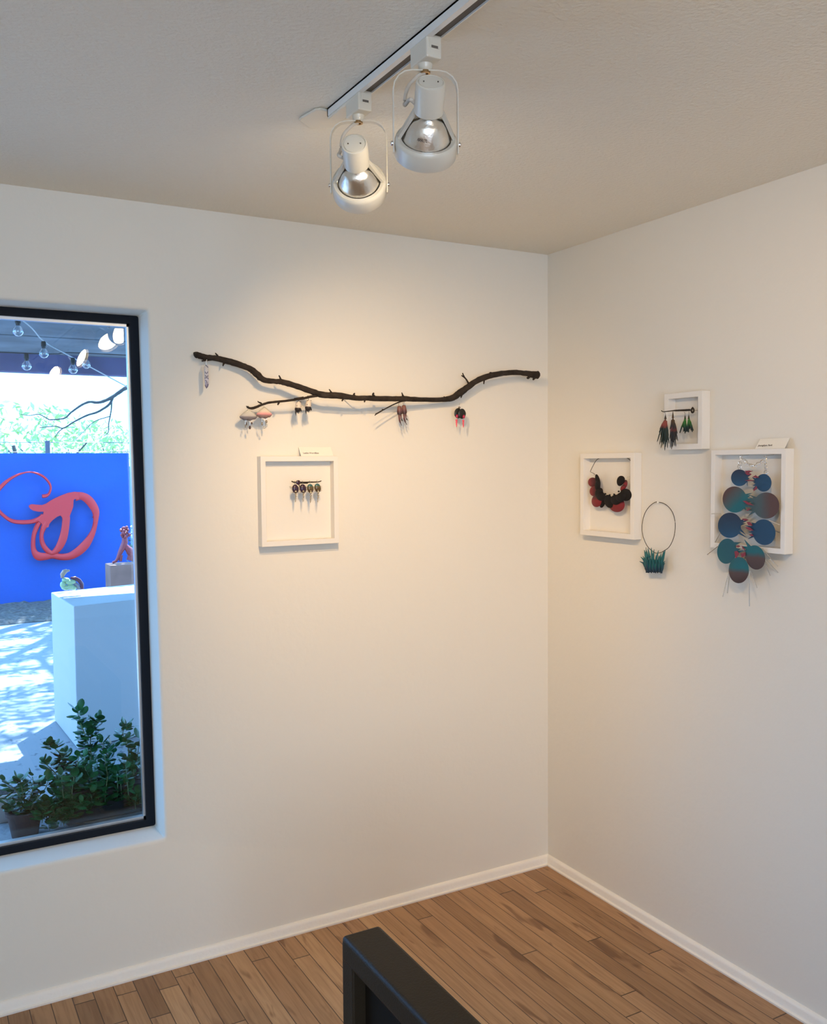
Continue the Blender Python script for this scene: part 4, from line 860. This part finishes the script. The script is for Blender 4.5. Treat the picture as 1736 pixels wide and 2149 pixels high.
# calligraphic red sculpture on the blue wall
def zc(x, y): return (x/4.822, 920+y/4.822)
cal = thing('wall_sculpture', at(110, 1100, 1, WYB-.08), 'red looping calligraphic metal sculpture mounted on the blue wall', 'sculpture')
def stroke(path, name, dy):
    sp_ = smooth_path(path, 7); mb = MB(); yy = WYB-.10+dy; n = len(sp_)
    for i, (x, y, w) in enumerate(sp_):
        a = sp_[max(0, i-1)]; b = sp_[min(n-1, i+1)]; t_ = Vector((b[0]-a[0], b[1]-a[1])).normalized(); nn = Vector((-t_.y, t_.x)); w = max(w, 3)
        for (s_, o_) in ((1, -.012), (.55, -.026), (-.55, -.026), (-1, -.012), (-1, .010), (1, .010)):
            p = at(*zc(x+nn.x*w*s_, y+nn.y*w*s_), 1, yy); p.y += o_; mb.v.append(p)
    for i in range(n-1):
        for q in range(6): mb.f.append((i*6+q, i*6+(q+1) % 6, i*6+6+(q+1) % 6, i*6+6+q))
    mb.f += [(0, 1, 2, 3, 4, 5), tuple(len(mb.v)-6+k for k in range(6))]
    return mb.build(name, 'redmetal', cal, angle=50)
stroke([(425, 585, 18), (462, 582, 18), (495, 560, 12), (513, 510, 10), (505, 465, 11), (470, 415, 12), (420, 375, 12), (350, 348, 9), (280, 342, 7), (190, 365, 11), (100, 412, 15), (20, 480, 20), (-50, 570, 20), (-55, 660, 18), (-10, 735, 18), (60, 800, 18), (130, 838, 20), (220, 848, 22), (320, 842, 22), (400, 815, 26), (440, 785, 30)], 'swirl_stroke', .0)
stroke([(760, 590, 44), (820, 582, 38), (880, 610, 42), (930, 665, 42), (968, 740, 36), (968, 830, 24), (950, 920, 24), (915, 1000, 32), (860, 1080, 42), (790, 1145, 42), (710, 1190, 36), (620, 1200, 32), (530, 1185, 32), (450, 1195, 36), (385, 1190, 42), (345, 1140, 28), (335, 1060, 22), (345, 970, 22), (375, 890, 24), (400, 850, 22)], 'outer_stroke', .004)
stroke([(470, 850, 34), (440, 905, 26), (420, 980, 20), (430, 1060, 24), (470, 1125, 26), (530, 1160, 24), (590, 1110, 34), (635, 1020, 40), (658, 920, 38), (668, 830, 38), (672, 790, 36)], 'inner_stroke', -.004)
fl_ = [(292, 690), (300, 675), (325, 666), (380, 672), (430, 675), (470, 660), (510, 632), (560, 605), (620, 578), (690, 552), (760, 540), (800, 545), (800, 620), (760, 612), (745, 625), (742, 690), (728, 730), (704, 790), (690, 830), (636, 830), (630, 800), (612, 780), (575, 795), (530, 830), (500, 865), (490, 900), (440, 905), (420, 860), (385, 830), (410, 800), (440, 765), (442, 742), (390, 742), (340, 732), (310, 715)]
MB().extrude([at(*zc(x, y), 1, WYB-.128) for (x, y) in fl_], (0, .034, 0)).build('flag_stroke', 'redmetal', cal, smooth=False)
for (x, y) in ((600, 690), (640, 1200), (960, 800), (350, 1050)):
    p = at(*zc(x, y), 1, WYB-.10); MB().tube([p, Vector((p.x, WYB, p.z))], .012, 8).build('stand_off', 'redmetal', cal)

# white plinth with a small ceramic
hb = .80
nb = at(163, 1572, 2, 0); ntp = at(160, 1277, 0, nb.x); hb = ntp.z
fb_ = at(107, 1243, 2, hb); nr_ = at(296, 1257, 2, hb)
v1 = (fb_-Vector((nb.x, nb.y, hb))); v1.z = 0; v2 = nr_-Vector((nb.x, nb.y, hb)); v2.z = 0; v2 = v2.normalized()*.62
B0 = Vector((nb.x, nb.y, 0))
pts = [B0, B0+v2, B0+v2+v1, B0+v1]
pl = thing('plinth', (B0+v2*.5+v1*.5), 'large white box plinth standing on the patio behind the potted shrub', 'plinth')
MB().hexa(pts+[p+Vector((0, 0, hb)) for p in pts]).build('plinth_box', 'plinth', pl, smooth=False, bevel=.006)
ce = B0+v1*.80; cy_ = (B0+v1*.6+v2*.3).y
def pc(px, py): return at(px, py, 1, cy_)
zz = hb
cs = thing('ceramic_sculpture', Vector((pc(148, 1236).x, cy_, zz)), 'small green, tan and maroon ceramic lump sculpture on the white plinth', 'sculpture')
def cz(px, py, r=None): p = pc(px, py); p.z = max(p.z, zz+(r or .01)); return p
sc_ = .0030*1.0
mb = MB(); k_ = px_r(pc(148, 1220), 1)
for (x, y, a, b) in ((132, 1227, 6, 7), (138, 1233, 9, 5), (148, 1232, 9, 6), (155, 1234, 6, 4.5), (139, 1236, 6, 3)): p = cz(x, y, b*k_); mb.ball(p, 1, 14, 10, (a*k_, 6*k_, b*k_))
mb.build('lumpy_base', 'celadon', cs)
mb = MB()
for (x, y, a, b) in ((138, 1217, 8, 5), (146, 1222, 9, 6), (153, 1221, 6, 5)): p = cz(x, y); mb.ball(p, 1, 14, 10, (a*k_, 6.5*k_, b*k_))
mb.build('lumpy_top', 'celadon', cs)
MB().tube([pc(*q) for q in ((131, 1213), (131, 1206), (135, 1200), (140, 1198), (143, 1199))], [3.5*k_, 5*k_, 5.4*k_, 4*k_, 1.5*k_], 12).build('horn', 'tan', cs)
MB().ball(pc(144, 1197.5), 2.4*k_, 10, 8).build('horn_tip', 'tan', cs)
MB().tube([cz(*q) for q in ((148, 1213), (157, 1213), (166, 1218), (172, 1226), (172, 1236))], [2*k_, 4*k_, 4.4*k_, 4.2*k_, 3.4*k_], 12).build('maroon_arch', 'maroon', cs)
MB().tube([cz(*q) for q in ((157, 1224), (163, 1229), (166, 1236))], [3.5*k_, 4*k_, 4*k_], 10).build('grey_leg', mat('grey_glaze', (.22, .22, .24), .4), cs)

# rusty pedestal with a red figure and a white flowering plant behind
py_ = 5.2
a = at(231, 1187, 1, py_); b = at(300, 1183, 1, py_)
pe = thing('pedestal', Vector(((a.x+b.x)/2, py_+.15, 0)), 'brown rusty square pedestal behind the white plinth', 'pedestal')
MB().box((a.x, py_, 0), (b.x, py_+.22, a.z)).build('pedestal_box', 'rust', pe, smooth=False, bevel=.004)
zt = a.z; k_ = px_r(a, 1)
yc = py_+.09
def pf(px, py): return at(px, py, 1, yc)
fg = thing('clay_figure', Vector((pf(255, 1180).x, yc, zt)), 'dark red clay figure with a knobbly head standing on the brown pedestal', 'sculpture')
mb = MB()
def pz(px, py): p = pf(px, py); p.z = max(p.z, zt+2*k_); return p
mb.tube([pz(236, 1181), pz(243, 1178), pz(247, 1172), pz(252, 1160), pz(258, 1148), pz(262, 1138), pz(262, 1128)], [2.5*k_, 3*k_, 3.6*k_, 5*k_, 6.5*k_, 6.5*k_, 5.5*k_], 14)
mb.tube([pz(263, 1145), pz(272, 1155), pz(276, 1165), pz(272, 1176)], [5*k_, 8*k_, 8*k_, 7*k_], 14)
mb.tube([pz(254, 1165), pz(253, 1178)], [4*k_, 3*k_], 10)
mb.build('figure_body', 'redclay', fg)
mb = MB()
for k in range(34):
    w = rnd.uniform(0, 2*PI); r = rnd.uniform(0, 1)**.5; p = pf(262+9.5*r*math.cos(w), 1118+12*r*math.sin(w)); p.y += rnd.uniform(-7, 7)*k_; mb.ball(p, rnd.uniform(2.4, 4)*k_, 8, 6)
mb.build('knobbly_head', 'redclay', fg)
fy = py_+.65
fl = thing('flowering_plant', Vector((at(288, 1190, 1, fy).x, fy, 0)), 'white flowering plant with grey-green leaves behind the red clay figure', 'plant')
mb = MB()
for k in range(16):
    p = at(rnd.uniform(276, 290), rnd.uniform(1104, 1134), 1, fy+rnd.uniform(-.05, .05)); mb.ball(p, rnd.uniform(1.6, 3.2)*k_*1.1, 8, 6, (1.2, 1, .8))
mb.build('blossoms', 'petalw', fl)
mb = MB(); base = Vector((at(288, 1190, 1, fy).x, fy, 0))
for k in range(90):
    top = at(rnd.uniform(270, 300), rnd.uniform(1115, 1200), 1, fy+rnd.uniform(-.06, .06)); v = Vector((rnd.uniform(-1, 1), rnd.uniform(-1, 1), rnd.uniform(-.3, 1))).normalized()*.04; s_ = v.cross(Vector((0, 0, 1))).normalized()*.014
    mb.add([top, top+v*.5+s_, top+v, top+v*.5-s_], [(0, 1, 2, 3)])
mb.build('leaves', mat('grey_green_leaf', (.07, .16, .14), .6), fl)
mb = MB()
for k in range(9): mb.tube([base+Vector((rnd.uniform(-.03, .03), 0, 0)), at(rnd.uniform(274, 298), rnd.uniform(1120, 1180), 1, fy)], .006, 5)
mb.build('stems', 'stem', fl)

# patio roof and front beam
YE = 3.65; ze = at(140, 787, 1, YE).z
zr = ze+.12
struct(MB().box((-2.75, T, zr), (9, YE-.08, zr+.08)).build('patio_roof', 'roof', smooth=False))
rb = MB()
for k in range(1, 4): yk_ = T+.1+(YE-.3-T)*k/4; rb.box((-2.75, yk_, zr-.006), (9, yk_+.02, zr))
struct(rb.build('roof_battens', 'roof', smooth=False))
struct(MB().box((-2.75, YE-.10, ze), (9, YE, zr+.10)).build('roof_beam', 'beam', smooth=False, bevel=.006))

# string lights: bulbs hang from two cords under the roof
def bulb_light(px, py, wpx, label, first=[None]):
    D = .05*F/wpx; d_ = RGT*((px-868)/F)-UPV*((py-1074.5)/F)+FWD; c = CAM+d_*D
    t = thing('string_bulb', c+Vector((0, 0, .055)), label, 'light bulb', 'globe bulbs of the patio string lights')
    MB().lathe([(.0095, .031), (.012, .026), (.017, .020)]+[(.025*math.sin(w), .025*math.cos(w)) for w in [PI*k/12 for k in range(3, 13)]], Matrix.Translation(c), 24).build('globe', 'bulbglass', t)
    MB().lathe([(0, .026), (.0095, .027), (.0105, .036), (.013, .038), (.0125, .060), (.008, .066), (0, .066)], Matrix.Translation(c), 16).build('socket', 'sockd', t)
    MB().tube([c+Vector((0, 0, .026)), c+Vector((.002, 0, .008)), c+Vector((-.003, 0, -.004)), c+Vector((.003, 0, -.004)), c+Vector((-.001, 0, .008))], .0006, 5).build('filament', 'steel', t)
    return c+Vector((0, 0, .064))
s = {}
for nm, (px, py, w, lb) in dict(a=(38, 695, 22, 'largest clear globe bulb, upper left under the patio roof'), b=(92, 742, 19.5, 'clear globe bulb on the white cord, near the middle of the lit gap'), c=(56, 768, 19.5, 'clear globe bulb on the dark cord, left and lowest over the sky edge'),
        dd=(153.5, 775.5, 18.5, 'clear globe bulb just left of the rightmost one, slightly lower'), e=(181, 765, 17.5, 'rightmost clear globe bulb on the dark cord')).items(): s[nm] = bulb_light(px, py, w, lb)
up = Vector((0, 0, .003))
def cord(pts, m, label):
    o = MB().tube([Vector(q) for q in smooth_path([tuple(p) for p in pts], 6)], .0035, 6).build('light_cord', m); tag(o, label, 'cord', 'cords of the patio string lights')
cord([s['a']+Vector((-.5, -.35, .22)), s['a']+up, s['b']+up, s['dd']+up, at(320, 870, 1, 3.6)+Vector((0, 0, .1))], 'cord', 'pale cord running down from upper left carrying the big bulb')
cord([s['c']+Vector((-1.6, .1, .012)), s['c']+up, s['e']+up, s['e']+Vector((1.4, .3, .03))], 'cordd', 'dark level cord carrying the bulbs above the sky edge')

# wire fence behind the blue wall
fpx = at(100, 940, 1, WYB+.9); ft = at(100, 925, 1, WYB+.9)
fe = thing('wire_fence', Vector((fpx.x, WYB+.9, 0)), 'thin wire fence with a dark post behind the blue wall', 'fence')
for k in (-3, -1.5, 0, 1.5, 3): MB().box((fpx.x-.025+k*1.2, WYB+.88, 0), (fpx.x+.025+k*1.2, WYB+.93, ft.z)).build('fence_post', 'post', fe, smooth=False)
for z_ in (ft.z-.02, ft.z-.14): MB().tube([(-9, WYB+.9, z_), (5, WYB+.9, z_)], .005, 5).build('fence_wire', 'fencew', fe)

# tree with a long bare branch reaching left over the wall
TYB = 10.5
def tz(x, y): return at(x/4.822, 600+y/4.822, 1, TYB)
tree = thing('mesquite_tree', Vector((1.4, TYB, 0)), 'spreading tree whose bare forked branch reaches across the pale sky', 'tree')
tk = px_r(tz(1000, 1100), 1)/4.822
def tb(pts, r0, r1, nm): sp_ = smooth_path(pts, 5); n = len(sp_); MB().tube([tz(*q) for q in sp_], [(r0+(r1-r0)*i/(n-1))*tk for i in range(n)], 7, jit=.12).build(nm, 'treebark', tree)
tb([(1700, 980), (1500, 990), (1330, 1010), (1280, 1030), (1215, 1070), (1130, 1130), (1040, 1170), (980, 1180), (900, 1175), (820, 1210), (720, 1280), (650, 1340), (500, 1355)], 26, 6, 'branch')
tb([(500, 1355), (440, 1320), (385, 1298), (300, 1312), (210, 1300)], 6, 3, 'branch')
tb([(1140, 1130), (1105, 1200), (990, 1275), (880, 1310), (750, 1375), (640, 1440), (560, 1420), (400, 1435)], 14, 4, 'branch')
tb([(640, 1440), (590, 1480), (560, 1530)], 6, 3, 'branch')
tb([(1130, 1140), (1125, 1260), (1100, 1400), (1095, 1480), (1050, 1520)], 8, 3, 'branch')
tb([(1115, 1320), (960, 1370), (860, 1460), (760, 1560)], 5, 2, 'branch')
tr0 = tz(1700, 980)
MB().tube([Vector((1.4, TYB, 0)), Vector((1.25, TYB, 1.0)), tr0, tr0+Vector((.3, .2, 1.2)), tr0+Vector((.1, -.6, 2.8))], [.20, .16, .13, .10, .05], 10).build('trunk', 'treebark', tree)
# crown above the patio: layered sprays whose shade falls in streaks on the patio
def leaves(n, gen, size, seed, flat=.35):
    mb = MB(); R = random.Random(seed)
    for k in range(n):
        p = gen(R); a = Vector((R.uniform(-1, 1), R.uniform(-1, 1), R.uniform(-1, 1)*flat)).normalized(); b = a.cross(Vector((R.uniform(-1, 1), R.uniform(-1, 1), R.uniform(-1, 1)))).normalized(); s_ = size*R.uniform(.6, 1.3)
        mb.add([p-a*s_, p+b*s_*.35, p+a*s_, p-b*s_*.35], [(0, 1, 2, 3)])
    return mb
lim = [(rnd.uniform(-.6, 1.6), 5.05+.36*i+rnd.uniform(-.12, .12), 4.0+.20*(i*5 % 7)) for i in range(15)]+[(rnd.uniform(-4, -1.5), 5+.8*i, 4.4) for i in range(6)]
def crown(R):
    k = R.randrange(len(lim)); c = lim[k]; g1 = R.gauss(0, 1); return Vector((c[0]+g1*1.1, c[1]+R.gauss(0, .085)+(.16 if k % 2 else -.10)*g1, c[2]+R.gauss(0, .12)))
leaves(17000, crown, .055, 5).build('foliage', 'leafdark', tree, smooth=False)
mb = MB()
for c in lim: mb.tube([tr0+Vector((.3, .2, 1.2)), Vector((c[0]*.5+.7, c[1]*.5+5, c[2]+.3)), Vector(c)+Vector((.8, 0, 0)), Vector(c)-Vector((1.0, .1, 0))], [.07, .05, .03, .012], 6)
mb.build('crown_limbs', 'treebark', tree)
# hazy bright trees far behind
specs = [((at(40, 900, 1, 14.5)), 1.9, 'pale sunlit tree at the far left behind the blue wall', 11), ((at(150, 905, 1, 18)), 2.1, 'yellow-green sunlit tree behind the middle of the blue wall', 12), ((at(245, 900, 1, 21.5)), 2.0, 'pale sunlit tree at the right behind the end of the blue wall', 13)]
for c, r, lb, sd_ in specs:
    t = thing('background_tree', Vector((c.x, c.y, 0)), lb, 'tree', 'trees beyond the blue wall')
    def gen(R, c=c, r=r):
        while True:
            v = Vector((R.uniform(-1, 1), R.uniform(-1, 1), R.uniform(-1, 1)))
            if v.length < 1 and noise.noise(v*2.2+Vector((sd_, 0, 0))) > -.16: return Vector((c.x+v.x*r, c.y+v.y*r*.7, 1.45+v.z*1.35))
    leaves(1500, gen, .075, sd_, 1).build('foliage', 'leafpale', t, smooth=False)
    mb = MB(); mb.tube([Vector((c.x, c.y, 0)), Vector((c.x+.1, c.y, 1.0)), Vector((c.x-.1, c.y, 2.0))], [.09, .07, .03], 7)
    for k in range(6): mb.tube([Vector((c.x, c.y, .8)), Vector((c.x+rnd.uniform(-1, 1)*r*.8, c.y+rnd.uniform(-.5, .5), rnd.uniform(1.3, 2.4)))], [.04, .012], 6)
    mb.build('trunk', 'treebark', t)

# ---------------------------------------------------------------- plants outside the window
SY = .42; zs = at(0, 1775, 1, .30).z-.03
zs = .375
sh = thing('plant_shelf', Vector((-2.6, .45, 0)), 'weathered grey plank shelf under the window carrying the potted plants', 'shelf')
MB().box((-4.2, T+.04, zs-.03), (-1.30, T+.50, zs)).build('shelf_top', 'shelf', sh, smooth=False, bevel=.003)
for x_ in (-4.1, -2.7, -1.35):
    for y_ in (T+.06, T+.44): MB().box((x_-.02, y_-.0, 0), (x_+.02, y_+.04, zs-.03)).build('leg', 'shelf', sh, smooth=False)
def plant_leaves(stems, y, seed, lw, n_leaf, first=0):
    R = random.Random(seed); lf = MB(); st = MB()
    for pth in stems:
        sp_ = smooth_path(pth, 5); n = len(sp_); pts = [at(q[0], q[1], 1, y+(q[2] if len(q) > 2 else 0)) for q in sp_]
        st.tube(pts, [.0028*(1-.6*i/n) for i in range(n)], 6)
        for i in range(max(1, int(n*first)), n):
            for rep in range(n_leaf):
                p = pts[i-1].lerp(pts[i], R.random()); w = R.uniform(0, 2*PI); el = R.uniform(-.1, .9)
                if i == n-1 and rep == 0: el = 1.2
                a = Vector((math.cos(w)*math.cos(el), math.sin(w)*math.cos(el), math.sin(el))); L_ = lw*R.uniform(.75, 1.3)
                sd2 = a.cross(Vector((R.uniform(-.3, .3), R.uniform(-.3, .3), 1))).normalized(); nn = a.cross(sd2).normalized(); W_ = L_*.36; o = len(lf.v)
                p0 = p+a*.006
                prof = [(0, 0), (.18, .62), (.42, .98), (.68, .95), (.9, .55), (1, 0)]
                cen = [p0+a*L_*u-nn*L_*.05*math.sin(u*PI) for (u, v) in prof]
                if min(c_.z for c_ in cen) < zs+.004: continue
                lf.v += cen; lf.v += [c_+sd2*W_*v+nn*W_*.22*v for c_, (u, v) in zip(cen, prof)]; lf.v += [c_-sd2*W_*v+nn*W_*.22*v for c_, (u, v) in zip(cen, prof)]
                for k in range(5):
                    lf.f.append((o+k, o+k+1, o+6+k+1, o+6+k)); lf.f.append((o+k+1, o+k, o+12+k, o+12+k+1))
    return lf, st
def pot(t, cx, y, r0, r1, z0, z1, m):
    po = MB().lathe([(0, z0), (r0, z0), (r1, z1-.012), (r1+.006, z1-.012), (r1+.006, z1), (r1-.004, z1), (r1-.006, z1-.02), (0, z1-.02)], Matrix.Translation((cx, y, 0)), 36).build('pot', m, t)
    MB().lathe([(0, z1-.012), (r1*.6, z1-.010), (r1-.005, z1-.016)], Matrix.Translation((cx, y, 0)), 24).build('soil', 'soil', po)
yA = .40
cA = at(52, 1730, 1, yA)
pa = thing('potted_plant', Vector((cA.x, yA, zs)), 'round-leaved plant in a small terracotta pot, left on the shelf', 'potted plant', 'potted plants outside the window')
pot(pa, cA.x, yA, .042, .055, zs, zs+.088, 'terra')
stemsA = [[(52, 1712), (45, 1680), (30, 1655), (8, 1642)], [(52, 1712), (50, 1680), (45, 1650), (38, 1634)], [(55, 1712), (62, 1680), (70, 1650), (68, 1630)], [(58, 1712), (75, 1680), (95, 1655), (100, 1640)], [(48, 1712), (30, 1700), (15, 1705)], [(60, 1712), (85, 1700), (100, 1720), (105, 1750)], [(60, 1712), (90, 1690), (120, 1700), (135, 1735)], [(55, 1712), (75, 1700), (80, 1720), (70, 1735)], [(50, 1712), (20, 1690), (-10, 1670)]]
lf, st = plant_leaves(stemsA, yA, 4, .034, 2); lf.build('foliage', 'green', pa); st.build('stems', 'stem', pa)
yB = .50
cB = at(215, 1715, 1, yB)
pb = thing('planter_shrub', Vector((cB.x, yB, zs)), 'dense glossy-leaved shrub in a dark trough planter, right on the shelf', 'potted plant', 'potted plants outside the window')
x0_ = at(128, 1740, 1, yB-.1).x; x1_ = at(318, 1700, 1, yB-.1).x
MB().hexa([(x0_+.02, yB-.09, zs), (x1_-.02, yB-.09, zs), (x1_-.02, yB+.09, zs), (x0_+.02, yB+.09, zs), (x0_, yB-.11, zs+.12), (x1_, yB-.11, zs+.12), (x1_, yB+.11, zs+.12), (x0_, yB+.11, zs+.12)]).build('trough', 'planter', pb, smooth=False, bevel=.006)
MB().box((x0_+.02, yB-.09, zs+.115), (x1_-.02, yB+.09, zs+.123)).build('soil', 'soil', pb, smooth=False)
tall = [[(190, 1690), (190, 1620), (184, 1560), (170, 1520), (164, 1492)], [(195, 1690), (192, 1600), (190, 1550), (200, 1525), (208, 1510)], [(255, 1690), (262, 1620), (270, 1575), (258, 1540), (264, 1525)], [(270, 1690), (285, 1610), (293, 1552)], [(180, 1690), (150, 1620), (120, 1575), (98, 1566)], [(180, 1690), (140, 1650), (112, 1618), (92, 1600)], [(240, 1690), (232, 1610), (215, 1560)], [(190, 1690), (160, 1630), (140, 1600), (128, 1588)], [(230, 1690), (225, 1600), (238, 1560)], [(280, 1690), (285, 1640), (300, 1600)]]
R = random.Random(8); low = []
for k in range(52):
    x = R.uniform(115, 298); top = R.uniform(1580, 1690) if x > 150 else R.uniform(1625, 1690); dy = R.uniform(-.16, .10); low.append([(min(290, max(140, x+R.uniform(-12, 12))), 1705, dy*.5), (x, (1705+top)/2, dy), (x+R.uniform(-10, 10), top, dy)])
for k in range(14): x = R.uniform(95, 160); low.append([(max(x, 140), 1695, -.08), (x, 1690, -.13), (x-R.uniform(0, 18), R.uniform(1705, 1735), -.16)])
lf, st = plant_leaves([[(*q, 0) for q in p] for p in tall], yB, 9, .034, 3); lf2, st2 = plant_leaves(low, yB, 10, .032, 3, .35)
lf.add(lf2.v, lf2.f); st.add(st2.v, st2.f); lf.build('foliage', 'green', pb); st.build('stems', 'stem', pb)
# pale square pot behind, at the left
q = at(18, 1686, 1, .58); pc_ = thing('pale_pot', Vector((q.x, .58, zs)), 'pale grey square pot behind the terracotta pot on the shelf', 'pot')
MB().hexa([(q.x-.035, .55, zs), (q.x+.035, .55, zs), (q.x+.035, .62, zs), (q.x-.035, .62, zs), (q.x-.045, .54, zs+.10), (q.x+.045, .54, zs+.10), (q.x+.045, .63, zs+.10), (q.x-.045, .63, zs+.10)]).build('pot_body', 'plinth', pc_, smooth=False, bevel=.003)
MB().box((q.x-.036, .55, zs+.08), (q.x+.036, .62, zs+.101)).build('soil', 'soil', pc_, smooth=False)
